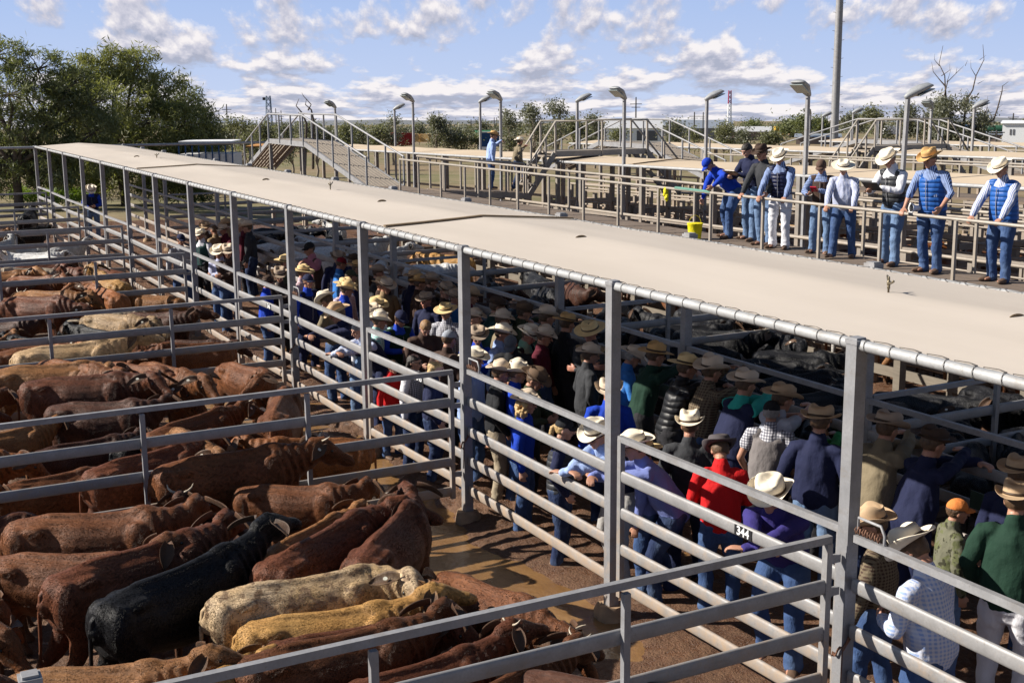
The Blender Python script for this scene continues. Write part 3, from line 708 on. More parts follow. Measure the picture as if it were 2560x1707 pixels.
# ------------------------------------------------------------------ cattle
class CowPose:
    def __init__(s,ny=0.,npch=.30,hy=0.,hp=-.55,hump=1.0):
        s.ny,s.np,s.hy,s.hp,s.hump=ny,npch,hy,hp,hump
def cow_mesh(cp,seed):
    b=MB(); rr=random.Random(seed)
    sp=[(-.80,.98,.07,.10),(-.775,.99,.15,.20),(-.70,.995,.205,.255),(-.55,.99,.24,.285),(-.32,.965,.255,.305),(-.05,.935,.265,.325),(.18,.935,.25,.325),(.36,.965,.22,.325),(.48,1.0,.19,.305),(.60,1.04,.155,.245)]
    pts=[np.array([x,0,z]) for x,z,w,h in sp]; rad=[(w*.90,h*.95) for x,z,w,h in sp]
    b.chain(pts,rad,20,side=(0,1,0))
    for s_ in(-1,1):
        b.ell((-.50,s_*.135,1.145),(.13,.07,.07),None,10,8)
        b.ell((.40,s_*.14,.97),(.16,.09,.27),None,10,8)
        b.ell((-.66,s_*.12,.99),(.14,.11,.22),None,10,8)
    b.chain([(-.74,0,1.185),(-.4,0,1.245),(0,0,1.235),(.35,0,1.26),(.55,0,1.235)],[.04,.05,.05,.055,.055],8)
    b.ell((.43,0,1.26),(.17,.075,.07*cp.hump+.01),None,12,8)
    # neck
    p0=np.array([.50,0,1.07]); th=0.; ph=cp.np; pts=[p0]; cur=p0
    for i in range(4):
        a=cp.ny*(i+1)/4
        cur=cur+np.array([math.cos(a)*math.cos(ph),math.sin(a)*math.cos(ph),math.sin(ph)])*.112; pts.append(cur)
    lt=lambda a:(-math.sin(a),math.cos(a),0)
    b.chain(pts,[(.175,.27),(.148,.220),(.122,.180),(.100,.140),(.082,.108)],14,side=lt(cp.ny*.7))
    b.chain([q-np.array([0,0,.17-.02*i]) for i,q in enumerate(pts)],[(.04,.13),(.03,.12),(.024,.09),(.022,.07),(.022,.05)],8,side=lt(cp.ny*.7))
    b.chain([(.50,0,.76),(.62,0,.78),(.66,0,.95)],[(.08,.10),(.06,.10),(.055,.09)],8)
    # head
    a=cp.ny+cp.hy; hd=np.array([math.cos(a)*math.cos(cp.hp),math.sin(a)*math.cos(cp.hp),math.sin(cp.hp)]); hl=np.array([-math.sin(a),math.cos(a),0]); hu=np.cross(hd,hl)
    o=pts[-1]+np.array([0,0,.045]); s=dict(o=o,hd=hd,hl=hl,hu=hu)
    b.chain([o-hd*.06,o+hd*.02,o+hd*.11,o+hd*.20,o+hd*.30,o+hd*.385,o+hd*.43],[(.082,.088),(.112,.112),(.116,.122),(.088,.100),(.062,.072),(.070,.066),(.058,.050)],14,side=hl)
    b.ell(o+hd*.17-hu*.055,(.13,.075,.075),(hd,hl,hu),10,8)
    b.ell(o+hu*.075-hd*.01,(.05,.06,.035),(hd,hl,hu),10,6)
    b.ell(o+hu*.10+hd*.03,(.045,.05,.035),(hd,hl,hu),8,6)
    for q in(-1,1): b.ell(o+hd*.125+hl*.082*q+hu*.035,(.038,.022,.028),(hd,hl,hu),8,6)
    # legs
    for s_ in(-1,1):
        dx=rr.uniform(-.05,.06)
        b.chain([(.40,s_*.13,.86),(.42+dx,s_*.14,.62),(.43+dx,s_*.14,.42),(.43+dx,s_*.14,.36),(.43+dx,s_*.14,.13),(.45+dx,s_*.14,.06),(.47+dx,s_*.14,.03)],[(.085,.11),(.058,.065),(.046,.048),(.038,.04),(.03,.032),(.04,.042),(.045,.05)],10,side=(0,1,0))
        dx=rr.uniform(-.07,.06)
        b.chain([(-.62,s_*.12,.95),(-.56,s_*.14,.72),(-.66+dx*.5,s_*.14,.54),(-.76+dx,s_*.14,.44),(-.74+dx,s_*.14,.34),(-.72+dx,s_*.14,.12),(-.70+dx,s_*.14,.06),(-.68+dx,s_*.14,.03)],[(.10,.16),(.085,.125),(.058,.075),(.038,.052),(.032,.036),(.029,.032),(.04,.042),(.045,.05)],10,side=(0,1,0))
    def dsp(co):
        d=(fbm(co*np.array([2.6,2.6,2.2])+seed*5.3,2)-.37)*.030
        d+= (fbm(co*np.array([16,16,9])+seed*2.2,2)-.38)*.005
        d-= .028*np.exp(-((co[:,0]+.34)/.10)**2)*np.exp(-((co[:,2]-1.10)/.10)**2)*(np.abs(co[:,1])>.1)
        d+= (fbm(co*np.array([6,6,4.5])+seed*3.3,2)-.38)*.010
        fold=np.sin(co[:,0]*62+co[:,2]*14+vnoise(co*5)*5)
        d+= np.where((co[:,0]>.50)&(co[:,0]<.9)&(co[:,2]<1.30),.007*fold,0)
        return d
    me=remesh(b,.018,3,dsp); me.name='cattle_body'; return me,s
def ear_mesh():
    b=MB(); n=10; vs=[];fs=[]; m_=9
    for layer in(0,1):
        for i in range(m_):
            t=i/(m_-1); w=.066*math.sin(math.pi*min(1,t*.88+.10))**.75; x=.26*t
            for j in range(n+1):
                u=-1+2*j/n; vs.append((w*u, x*1.0, -.07*t*t +.045*abs(u)**1.6*(1-.4*t)-(.006 if layer else 0)))
    q=n+1
    for L in(0,1):
        for i in range(m_-1):
            for j in range(n):
                a=L*m_*q+i*q+j; f=(a,a+1,a+q+1,a+q); fs.append(f if L==0 else f[::-1])
    for i in range(m_-1):
        for j in(0,n):
            a=i*q+j; fs.append((a,a+q,a+q+m_*q,a+m_*q))
    b.add(vs,fs); return b.mesh('ear',True)
EAR=ear_mesh()
def horn_mesh():
    b=MB(); b.chain([(0,0,0),(0,.05,.015),(.01,.095,.05),(.03,.12,.10)],[.020,.017,.012,.005],10); return b.mesh('horn',True)
HORN=horn_mesh()
def tail_mesh():
    b=MB(); b.chain([(-.76,0,1.15),(-.82,0,1.10),(-.845,0,.95),(-.85,.01,.75),(-.86,.02,.58)],[.032,.026,.02,.016,.014],8)
    b.chain([(-.86,.02,.60),(-.865,.02,.50),(-.86,.025,.38),(-.85,.03,.27)],[.014,.034,.03,.008],8); return remesh(b,.01,1,lambda co:(fbm(co*np.array([70,70,14]),2)-.4)*.02*(co[:,2]<.6))
TAIL=tail_mesh()
TAGM=MB(); TAGM.chain([(0,0,-.003),(0,0,.003)],[.019,.019],12,flat=True); TAGM=TAGM.mesh('ear_tag')
NOSEM=MB(); NOSEM.ell((0,0,0),(.022,.056,.044),None,12,8); NOSEM=NOSEM.mesh('muzzle',True)
CEYE=MB(); CEYE.ell((0,0,0),(.018,.012,.016),None,8,6); CEYE=CEYE.mesh('cow_eye',True)
CP=[CowPose(0,.25,0,-.55),CowPose(.55,.30,.15,-.45),CowPose(-.55,.30,-.15,-.45),CowPose(.1,.52,0,-.22,1.1),CowPose(0,-.05,.1,-.8),CowPose(1.1,.25,.4,-.5),CowPose(-1.1,.25,-.4,-.5),CowPose(.45,.55,.25,-.10,.8),CowPose(-.35,.45,-.35,-.25)]
COWM=[cow_mesh(c,i+1) for i,c in enumerate(CP)]
def fur_mesh(me,seed,n=60000,L=.021):
    rng=np.random.default_rng(seed); me.calc_loop_triangles(); T=np.empty(len(me.loop_triangles)*3,np.int32); me.loop_triangles.foreach_get('vertices',T); T=T.reshape(-1,3)
    co=np.empty(len(me.vertices)*3); me.vertices.foreach_get('co',co); co=co.reshape(-1,3); no=np.empty(len(me.vertices)*3); me.vertices.foreach_get('normal',no); no=no.reshape(-1,3)
    A,B,C=co[T[:,0]],co[T[:,1]],co[T[:,2]]; ar=np.linalg.norm(np.cross(B-A,C-A),axis=1)*((A[:,2]>.5)+.15)*(no[T[:,0],2]>-.4)
    k=rng.choice(len(T),n,p=ar/ar.sum()); u=rng.random(n); v=rng.random(n); f=u+v>1; u[f]=1-u[f]; v[f]=1-v[f]
    P=A[k]+(B[k]-A[k])*u[:,None]+(C[k]-A[k])*v[:,None]; N=no[T[k,0]]
    sw=vnoise(P*6+seed)-.5
    d=np.stack([-np.ones(n),sw*1.6,-.25-.9*np.abs(N[:,1])],1)+rng.normal(0,.14,(n,3)); d-=N*(d*N).sum(1)[:,None]; d/=np.linalg.norm(d,axis=1)[:,None]; d=d+N*rng.uniform(.03,.20,n)[:,None]
    s_=np.cross(N,d); s_/=np.linalg.norm(s_,axis=1)[:,None]; l=(L*rng.uniform(.5,1.2,n))[:,None]; w=.0016
    V=np.stack([P-s_*w-N*.002,P+s_*w-N*.002,P+d*l],1).reshape(-1,3); m=bpy.data.meshes.new('coat_hair'); m.vertices.add(len(V)); m.vertices.foreach_set('co',V.ravel())
    m.loops.add(n*3); m.loops.foreach_set('vertex_index',np.arange(n*3,dtype=np.int32)); m.polygons.add(n); m.polygons.foreach_set('loop_start',np.arange(n,dtype=np.int32)*3); m.polygons.foreach_set('loop_total',np.full(n,3,np.int32)); m.update(calc_edges=True)
    NN=np.repeat(N*1.0+d*.15,3,0); NN/=np.linalg.norm(NN,axis=1)[:,None]
    m.shade_smooth(); m.normals_split_custom_set_from_vertices(NN.tolist()); return m
FURS={}
def hmat(s,p,ang=0,flip=1):
    hd,hl,hu=s['hd'],s['hl'],s['hu']
    return Matrix(((hd[0],hl[0],hu[0],p[0]),(hd[1],hl[1],hu[1],p[1]),(hd[2],hl[2],hu[2],p[2]),(0,0,0,1)))
def cow(x,y,rz,scale,var,coat,label,group,horns=0,droop=.5,tagged=True,z=0,detail=True,white_face=False,tilt=0,fur=False):
    r=thing('steer',label,'cattle',(x,y,z),rz,group); r.scale=(scale,)*3
    if tilt: r.rotation_euler[0]=tilt
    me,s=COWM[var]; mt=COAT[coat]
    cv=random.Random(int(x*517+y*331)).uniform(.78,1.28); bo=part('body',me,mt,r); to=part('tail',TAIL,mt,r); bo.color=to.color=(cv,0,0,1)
    if fur:
        if var not in FURS: FURS[var]=fur_mesh(me,var+3)
        fo=part('coat_hair',FURS[var],mt,r); fo.color=(cv,1,0,1)
    o=s['o']; rr=random.Random(int(x*991+y*77))
    for q in(-1,1):
        e=part('ear',EAR,mt,r); e.color=(cv,0,0,1); dr=droop+rr.uniform(-.25,.25)
        e.matrix_local=hmat(s,o+s['hl']*.095*q+s['hu']*.05+s['hd']*.0)@Matrix.Diagonal((1,q,1,1))@Matrix.Rotation(-dr,4,'X')@Matrix.Rotation(R(18),4,'Z')
        if tagged and q==(1 if var%2 else -1) and detail:
            t_=part('ear_tag',TAGM,M['tagy'],e,(0,.12,.012))
        if detail:
            ey=part('eye',CEYE,M['eye'],r); ey.matrix_local=hmat(s,o+s['hd']*.135+s['hl']*.103*q+s['hu']*.035)
    if detail:
        ns=part('muzzle',NOSEM,M['nose'],r); ns.matrix_local=hmat(s,o+s['hd']*.43)
    if horns:
        for q in(-1,1):
            h=part('horn',HORN,M['horn'],r); h.matrix_local=hmat(s,o+s['hl']*.06*q+s['hu']*.085)@Matrix.Diagonal((1,q,1,1))@Matrix.Rotation(R(8),4,'X')@Matrix.Scale(horns,4)
    return r
# ------------------------------------------------------------------ ground
def grid_mesh(name,xs,ys,zf):
    X,Y=np.meshgrid(xs,ys,indexing='ij'); Z=zf(X,Y); nx,ny=X.shape
    V=np.stack([X,Y,Z],-1).reshape(-1,3); me=bpy.data.meshes.new(name)
    i=np.arange(nx-1)[:,None]*ny+np.arange(ny-1)[None,:]; i=i.ravel()
    F=np.stack([i,i+ny,i+ny+1,i+1],1)
    me.vertices.add(len(V)); me.vertices.foreach_set('co',V.ravel()); me.loops.add(F.size); me.loops.foreach_set('vertex_index',F.ravel().astype(np.int32))
    me.polygons.add(len(F)); me.polygons.foreach_set('loop_start',(np.arange(len(F))*4).astype(np.int32)); me.polygons.foreach_set('loop_total',np.full(len(F),4,np.int32))
    me.update(calc_edges=True); me.shade_smooth(); return me
def struct(name,me,mat):
    o=part(name,me,mat,None); o['kind']='structure'; return o
def geo(a,b,n): 
    return np.sign(np.linspace(-1,1,n))*0
far=np.concatenate([-np.geomspace(9000,46,34),np.linspace(-44,14,30),np.geomspace(16,400,10)])
fay=np.concatenate([-np.geomspace(3000,14,22),np.linspace(-12,60,37),np.geomspace(64,9000,34)])
def landz(X,Y): 
    d=np.hypot(X,Y); P=np.stack([X/60,Y/60,X*0],-1).reshape(-1,3)
    h=(fbm(P,3).reshape(X.shape)-.44)*sstep(120,600,d)*3.0
    return ground_z(X,Y)-.10+h
struct('ground',grid_mesh('land',far,fay,landz),M['land'])
def mudz(X,Y):
    P=np.stack([X,Y,X*0],-1).reshape(-1,3)
    a=fbm(P*np.array([.55,.55,1]),3).reshape(X.shape)
    b=fbm(P*3.1+9,4).reshape(X.shape); c=fbm(P*11+3,3).reshape(X.shape); w=np.abs(vnoise(P*5.2+21)-.5).reshape(X.shape)*2
    e=np.abs(vnoise(P*9.7+5)-.5).reshape(X.shape)*2
    pud=0
    for px_,py_,sx_,sy_,dd in ((820,1120,1.6,.55,.11),(900,1195,1.2,.45,.12),(1000,1265,1.0,.40,.12),(1060,1300,.9,.35,.09),(1150,1425,.8,.30,.10),(1260,1440,.8,.25,.08),(760,900,2.4,.5,.10),(640,1000,2.0,.6,.08),(1400,1510,.9,.25,.10),(1490,1565,.6,.2,.08)):
        q=at(px_,py_,0); pud=pud+dd*np.exp(-(((X-q[0])/sx_)**2+((Y-q[1])/sy_)**2))
    pud=np.minimum(pud,.14); amp=sstep(.30,.50,a-pud*1.9)
    lane=sstep(-.9,.1,Y)*.03
    return (a-.46)*.12+lane-pud+.035+(amp*.8+.2)*((b-.44)*.20+(c-.42)*.14-(.5-w)*.030-(.5-e)*.022)
struct('mud_floor',grid_mesh('mud',np.arange(-20,5.2,.045),np.arange(-8,7.4,.045),mudz),M['mud'])
def mudz2(X,Y): return mudz(X,Y)*.9+np.minimum(0,ground_z(X,Y))-.012
struct('yard_dirt',grid_mesh('mudfar',np.arange(-46,-19.9,.13),np.arange(-14,30,.13),mudz2),M['mud'])
struct('yard_dirt',grid_mesh('mudfar2',np.arange(-20,8,.13),np.arange(7.3,30,.13),mudz2),M['mud'])
struct('puddle_water',grid_mesh('water',np.array([-20,-10,5.2]),np.array([-8,0,7.4]),lambda X,Y:X*0+.006),M['puddle'])
# ------------------------------------------------------------------ fences
PX=[(i-13)*3.178 for i in range(15)]
RZ=[.42,.78,1.14,1.50]; RT=1.86
def rail_panel(name,label,cat,a,b,top=True,ends=False,mat='galvd',group=None,zs=RZ,uprights=(),sign=None,zt=RT,dz=0.0):
    a=np.asarray(a,float); b=np.asarray(b,float); c=(a+b)/2; ang=math.atan2(b[1]-a[1],b[0]-a[0])
    r=thing(name,label,cat,(c[0],c[1],dz),ang,group); L=np.linalg.norm((b-a)[:2])/2
    for z in zs:
        m_=MB(); m_.oval((-L,0,z),(L,0,z),.115,.046); me=m_.mesh('rail'); smooth_angle(me,50); part('rail',me,M[mat],r)
    if top:
        m_=MB(); m_.box((0,0,zt),(2*L+(.05 if ends else .0),.05,.055)); me=m_.mesh('top_rail'); part('top_rail',me,M['galv' if mat=='galvd' else mat],r)
    ups=list(uprights)+([-L,L] if ends else [])
    for u in ups:
        m_=MB(); m_.box((u,-.028 if u not in(-L,L) else 0,(zt+.30)/2 if u in(-L,L) else zt/2-.01),(.055,.05 if u not in(-L,L) else .052,zt-.30 if u in(-L,L) else zt-.02)); part('upright',m_.mesh('upright'),M[mat],r)
    return r
def text_mesh(s,size,ext=.002):
    cu=bpy.data.curves.new('txt','FONT'); cu.body=s; cu.size=size; cu.extrude=ext; cu.align_x='CENTER'; cu.align_y='CENTER'; cu.offset=size*.02
    o=bpy.data.objects.new('t',cu); COL.objects.link(o); dg=bpy.context.evaluated_depsgraph_get()
    me=bpy.data.meshes.new_from_object(o.evaluated_get(dg)); bpy.data.objects.remove(o); return me
def post_mesh(h,w=.10,foot=True):
    b=MB(); b.box((0,0,h/2),(w,w,h)); return b
CAPM=MB(); CAPM.box((0,0,.012),(.118,.118,.03)); CAPM.box((0,0,.034),(.085,.085,.018)); CAPM=CAPM.mesh('cap')
def foot_mesh(seed):
    b=MB(); b.chain([(0,0,-.1),(0,0,.08),(0,0,.15)],[(.165,.165),(.155,.155),(.125,.125)],10,flat=True)
    me=b.mesh('footing',True); r=random.Random(seed)
    for v in me.vertices: v.co+=Vector((r.uniform(-.02,.02),r.uniform(-.02,.02),r.uniform(-.015,.015)))
    smooth_angle(me,40); return me
FOOT=[foot_mesh(i) for i in range(3)]
PMESH={}
def tall_post(x,y,h,label,mat='galvp',w=.105,cat='post',group=None,z=0,cap=True,foot=True):
    r=thing('steel_post',label,cat,(x,y,z),0,group)
    key=(round(h,2),w)
    if key not in PMESH: PMESH[key]=post_mesh(h,w).mesh('post')
    part('shaft',PMESH[key],M[mat],r)
    if cap: part('cap',CAPM,M['galv'],r,(0,0,h))
    if foot: part('footing',FOOT[int(abs(x*7))%3],M['concrete'],r)
    return r
nearfar=lambda i:ORD[13-i] if i<=13 else 'nearest'
for i,x in enumerate(PX):
    if i==14: lab='tall square post just outside the right edge beside the lane'
    else: lab='tall square post, %s from the near right end of the front canopy pipe'%ORD[13-i]
    tall_post(x,0,3.28,lab,group='tall posts along the front of the sale lane')
SGN={12:'344',10:'345',8:'346',6:'347'}
for i in range(14):
    a,b=PX[i],PX[i+1]; gate=i%2==0
    o1=ORD[min(17,13-i)]
    if gate:
        lab='swinging cattle gate of oval rails in the %s front bay from the near right'%o1
        if i in SGN: lab='oval railed cattle gate carrying the number plate %s on its second rail'%SGN[i]
        r=rail_panel('cattle_gate',lab,'gate',(a+.20,-.03,0),(b-.12,.05,0),ends=True,group='gates along the sale lane')
        L=(b-a-.32)/2
        for z in (.55,1.6):
            m_=MB(); m_.chain([(L+.03,0,z-.04),(L+.03,0,z+.04)],[.02,.02],8,flat=True); m_.box((L+.055,0,z),(.06,.02,.04)); m_.build('hinge',M['galv'],r)
        if i in SGN:
            m_=MB(); m_.box((0,0,0),(.215,.004,.088)); pl=m_.build('number_plate',M['black'],r); pl.location=(float(atY({12:1859,10:1050,8:673,6:453}[i],{12:1327,10:953,8:762,6:654}[i],0)[0])-(a+b+.08)/2,-.026,1.50)
            tx=part('number',text_mesh(SGN[i],.105),M['white'],pl,(0,-.003,0),(R(90),0,0))
    else:
        r=rail_panel('fence_panel','fixed oval rail panel filling the %s front bay from the near right'%o1,'fence',(a+.08,.0,0),(b-.07,.0,0),group='fixed panels along the sale lane')
    if i>=9 and i%2:
        m_=MB(); X=-(b-a-.15)/2+.14   # latch with coil spring on the top rail
        m_.chain([(X-.12,0,RT+.05),(X-.12,0,RT+.16),(X+.10,0,RT+.16),(X+.14,0,RT+.10),(X+.14,0,RT+.04)],[.011]*5,8); l=m_.build('latch',M['galv'],r,True)
        m_=MB(); n=46; m_.chain([(X-.14+.24*t/n,.028*math.cos(t*1.35),RT+.065+.028*math.sin(t*1.35)) for t in range(n)],[.006]*n,5); m_.build('spring',M['rust'],l,True)
for i_ in (13,11,9):
    m_=MB(); pts=[(.075*math.cos(t),.075*math.sin(t),1.02-.10*math.cos(t*1.0+2.4)-.02*math.sin(7*t)) for t in np.linspace(0,6.28,26)]+[(.07,-.07,1.0),(.075,-.075,.85),(.072,-.078,.70)]
    for k_i,(p_,q_) in enumerate(zip(pts,pts[1:])): m_.bar(p_,q_,.018 if k_i%2 else .008,.008 if k_i%2 else .018)
    o=part('gate_chain',m_.mesh('chain'),M['rust'],None,(PX[i_],0,0)); tag(o,'rusty chain looped round the tall square post, %s one from the foreground'%ORD[(13-i_)//2],'chain','chains on the gate posts')
# pen dividers to the left
for q,i in enumerate((13,11,9,7,5,3,1)):
    x=PX[i]; far_y=-9.2 if i<13 else -9.2
    r=rail_panel('pen_divider','rail fence between cattle pens left of the lane, %s divider from the foreground'%ORD[q],'fence',(x,far_y,0),(x,-.17,0),ends=False,mat='galv' if 0 else 'galvd',group='pen dividers left of the lane')
    L=(-.17-far_y)/2; c=(far_y-.17)/2
    for yy in (-1.95,-3.72,-5.5,-7.3):
        m_=MB(); m_.box((yy-c,.0-.045,.92),(.05,.045,1.80)); m_.build('upright',M['galvp'],r)
    m_=MB(); m_.box((L-.02,0,1.08),(.05,.055,1.5)); m_.build('end_upright',M['galvd'],r)
    for z in (.62,1.45,1.7):
        m_=MB(); m_.box((L+.05,0,z),(.09,.03,.06)); m_.build('bracket',M['galv'],r)
# near camera-side post, lower left corner
pc=at(75,1700,1.93)
tall_post(pc[0],pc[1],1.93,'short capped square post poking up at the lower left corner',group=None)
# far end portal pipe
r=thing('end_portal','galvanised pipe spanning the far end of the yards below the big trees','frame',(PX[0],0,0))
m_=MB(); m_.chain([(0,-9,3.28),(0,8.6,3.22)],[.045,.045],10,flat=True); m_.build('cross_pipe',M['pipe'],r,True)
for yy in (8.6,):
    m_=MB(); m_.box((0,yy,1.65),(.1,.1,3.3)); m_.build('post',M['galvp'],r)
# back fence of the lane
BX=[-41.3+.15+3.178*i for i in range(14)]
for i,x in enumerate(BX):
    tall_post(x,3.02,3.14,'square post, %s from the near right along the back of the shaded lane'%ORD[13-i],group='posts along the back of the sale lane')
for i in range(13):
    rail_panel('fence_panel','oval rail panel on the lane back, %s bay from the near right'%ORD[12-i],'fence',(BX[i]+.08,3.0,0),(BX[i+1]-.08,3.0,0),ends=(i%2==0),group='panels along the back of the sale lane')
rail_panel('fence_panel','oval rail panel on the back of the lane at the right edge of the picture','fence',(BX[13]+.08,3.0,0),(BX[13]+3.2,3.0,0))
for q,i in enumerate((13,12,10,8,6,4,2)):
    x=BX[i]; lab='steel rail fence dividing the shaded pens behind the lane, %s from the near right'%ORD[q]
    rail_panel('pen_divider',lab,'fence',(x,3.12,0),(x,7.5,0),mat='galvd',uprights=(-.35,),ends=False,group='dividers between the shaded pens')
for i in (12,11):
    pass
def board(x,txt,lab):
    r=thing('chalk_board',lab,'sign',(x,2.955,1.22)); m_=MB(); m_.box((0,0,0),(1.0,.012,.17)); m_.build('board',M['green_board'],r)
    part('writing',text_mesh(txt,.13,.0012),M['chalk'],r,(0,-.009,0),(R(90),0,R(-4)*0))
board(-1.0,'<INC','green board with chalked letters hung on the back rails behind the green jersey')
board(-6.9,'JS','small green board with chalk initials on the back rails beside a light hat')
# ------------------------------------------------------------------ canopy
def canopy(name,label,x0,x1,y0,y1,z0,zr,z1,mat,dz0=0,dz1=0,yr=None,lace=True,skew=0.0,seam=()):
    r=thing(name,label,'shade canopy',((x0+x1)/2,y0,0))
    cx=(x0+x1)/2; nx=max(8,int((x1-x0)/.35)); prof=[0,.12,.3,.45,.5,.55,.7,.88,1]
    xs=np.linspace(x0,x1,nx); V=[];F=[]
    def zz(t,x):
        u=(x-x0)/(x1-x0); k=(x-x0)%3.178/3.178
        base=(z0+(zr-z0)*min(1,t/.5)) if t<=.5 else (zr+(z1-zr)*(t-.5)/.5)
        sag=-.012*math.sin(math.pi*min(1,t))*(1-abs(2*k-1))-.006*math.sin(x*2.1+t*5)
        return base+sag+dz0*(1-u)+dz1*u
    for lay in(0,1):
        for x in xs:
            for t in prof: V.append((x-cx,(y1-y0)*(.012+t*.976)+skew*(x-x0)/(x1-x0),zz(t,x)-(.005 if lay else 0)))
    q=len(prof)
    for lay in(0,1):
        for i in range(nx-1):
            for j in range(q-1):
                a=lay*nx*q+i*q+j; f=(a,a+q,a+q+1,a+1); F.append(f if not lay else f[::-1])
    m_=MB(); m_.add(V,F); c=m_.build('cloth',mat,r,True)
    def pipe(y,z,nm,rad):
        m_=MB(); m_.chain([(x0-cx,y-y0,z+dz0),(x1-cx,y-y0+skew,z+dz1)],[rad,rad],14,flat=True); me=m_.mesh(nm); smooth_angle(me,50); return part(nm,me,M['pipe'],r)
    fp=pipe(y0,z0-.03,'front_pipe',.041); bp=pipe(y1,z1-.03,'rear_pipe',.040)
    if lace:
        for (yy,z,par,sg) in ((0,z0-.03,fp,1),(y1-y0,z1-.03,bp,-1)):
            m_=MB(); x=x0; rr=random.Random(5); pts=[]
            while x<x1:
                for k in range(9):
                    th=k/8*2*math.pi+(math.pi/2-.4 if sg>0 else math.pi/2+.4); pts.append((x-cx+.045*k/8,yy+.048*math.cos(th),z+.048*math.sin(th)))
                pts.append((x-cx+.12,yy+.075*sg,z+.036)); x+=.235+rr.uniform(-.01,.01)
            m_.chain(pts,[.0030]*len(pts),4,cap=True,flat=True)
            m_.build('lacing',M['rope'],par,True)
    for sx in seam:
        m_=MB(); pts=[(sx-cx,(y1-y0)*t,zz(t,sx)+.018) for t in (.02,.2,.4,.5,.6,.8,.98)]
        for a,b in zip(pts,pts[1:]): m_.bar(a,b,.075,.022)
        m_.build('seam_strap',M['strap'],r)
    return r
canopy('shade_canopy','long beige shade cloth canopy laced to pipes above the crowded lane',PX[0]-.05,PX[13]+9,0,3.0,3.30,3.37,3.24,M['cloth_c'],seam=(-8.87,-24.4))
# cloth arches bumps and sprinklers on the ridge
SPR=[(z7(1408,1435),'bronze sprinkler standing on the near canopy ridge at the right'),(z8(-100,-100),None)]
def sprinkler(x,y,z,label,sc=1.0):
    r=thing('sprinkler',label,'sprinkler',(x,y,z),0,'sprinklers on the canopy'); r.scale=(sc,)*3
    m_=MB(); m_.chain([(0,0,-.02),(0,0,.05),(0,0,.052),(0,0,.10)],[.012,.012,.019,.016],10,flat=True); m_.build('riser',M['brass'],r,True)
    m_=MB(); m_.chain([(0,0,.10),(0,0,.135),(0,0,.15)],[.022,.024,.012],10); m_.chain([(0,0,.12),(-.06,.05,.13),(-.15,.12,.175)],[.016,.014,.013],8); m_.chain([(0,0,.115),(.09,-.05,.13),(.17,-.10,.165)],[.012,.011,.016],8); m_.chain([(0,0,.14),(0,0,.185)],[.014,.012],8)
    m_.build('nozzle',M['brass'],r,True)
spx=[]
for (px,py,lab) in [(2220.9,731,'bronze sprinkler standing on the canopy ridge at the far right'),(826,474,'small sprinkler on the canopy near its middle, beyond the first strap'),(392,396,'tiny sprinkler on the canopy near its far end'),]:
    p=at(px,py,3.36); sprinkler(p[0],p[1],3.355,lab,.72)
for n_,(px,py) in enumerate([(955,503),(665,449),(1453,593),(2543,792),(342,391)]):
    p=at(px,py,3.36); r=thing('pipe_bracket','bent strap poking up through the canopy cloth, %s from the right'%ORD[{3:0,2:1,0:2,1:3,4:4}[n_]],'bracket',(p[0],p[1],3.34),0,'straps on the canopy')
    m_=MB(); q=[(.065*math.cos(t)*-1,0,.03*math.sin(t)) for t in np.linspace(0,math.pi,9)]
    for a,b in zip(q,q[1:]): m_.bar(a,b,.03,.006,up=(0,1,0.01))
    m_.build('strap',M['strap'],r); r.rotation_euler[2]=R(80)
for n_,i in enumerate(range(13,-1,-1)):
    x=BX[i]; m_=MB(); m_.box((0,0,0),(.15,.13,.05)); m_.box((0,0,.03),(.11,.10,.02)); o=part('pipe_saddle',m_.mesh('saddle'),M['galv'],None,(x,3.05,3.262)); tag(o,'pipe saddle cap on the rear canopy pipe, %s from the near right'%ORD[n_],'bracket','caps on the rear canopy pipe')
# ------------------------------------------------------------------ catwalk
WZ=2.33
r=thing('catwalk','raised timber catwalk with pipe handrails where the auction staff stand','walkway',(-12,8.3,0))
m_=MB()
y=7.66
while y<8.46:
    xx=-28.4
    while xx<6.5:
        L=3.6; m_.box((xx+L/2+12,y+.09-8.3,WZ-.03+random.Random(int(xx*10+y*100)).uniform(-.003,.003)),(L-.006,.175,.05)); xx+=L
    y+=.19
m_.build('deck_boards',M['deck'],r)
m_=MB(); m_.box((1,-.66,WZ-.13),(34.5,.06,.14)); m_.box((1,.2,WZ-.13),(34.5,.06,.14)); m_.build('bearer',M['wood'],r)
for x in np.arange(-27,7,3.178):
    for yy in (-.66,.2):
        m_=MB(); m_.box((x+12,yy,WZ/2-.1),(.14,.14,WZ-.2)); m_.build('leg',M['wood'],r)
    m_=MB(); m_.box((x+12,.05,WZ-.25),(.09,1.6,.10)); m_.build('outrigger',M['wood'],r)
def handrail(name,label,pts,zr,posts,mat='galvo',rad=.026,mid=None,base=None):
    rr_=thing(name,label,'handrail',(pts[0][0],pts[0][1],0)); o=np.array([pts[0][0],pts[0][1],0])
    m_=MB(); m_.chain([np.array(p)+np.array([0,0,zr])-o if len(p)==3 else np.array([p[0],p[1],zr])-o for p in pts],[rad]*len(pts),8); m_.build('top_rail',M[mat],rr_,True)
    for p in posts:
        m_=MB(); m_.box((p[0]-o[0],p[1]-o[1],(p[2]+p[3])/2),(.045,.045,p[3]-p[2])); m_.build('post',M[mat],rr_)
    return rr_
hx=[-26.5,-25.2,-23.75,-22.3,-20.9,-19.47,-18.0,-16.5,-15.14,-13.7,-12.03,-10.55,-9.12,-7.75,-6.28,-4.9,-3.5]
M['hand']=m_galv('worn_handrail',col=(.33,.30,.26,1),dirt=.15,hi=4,metal=.25)
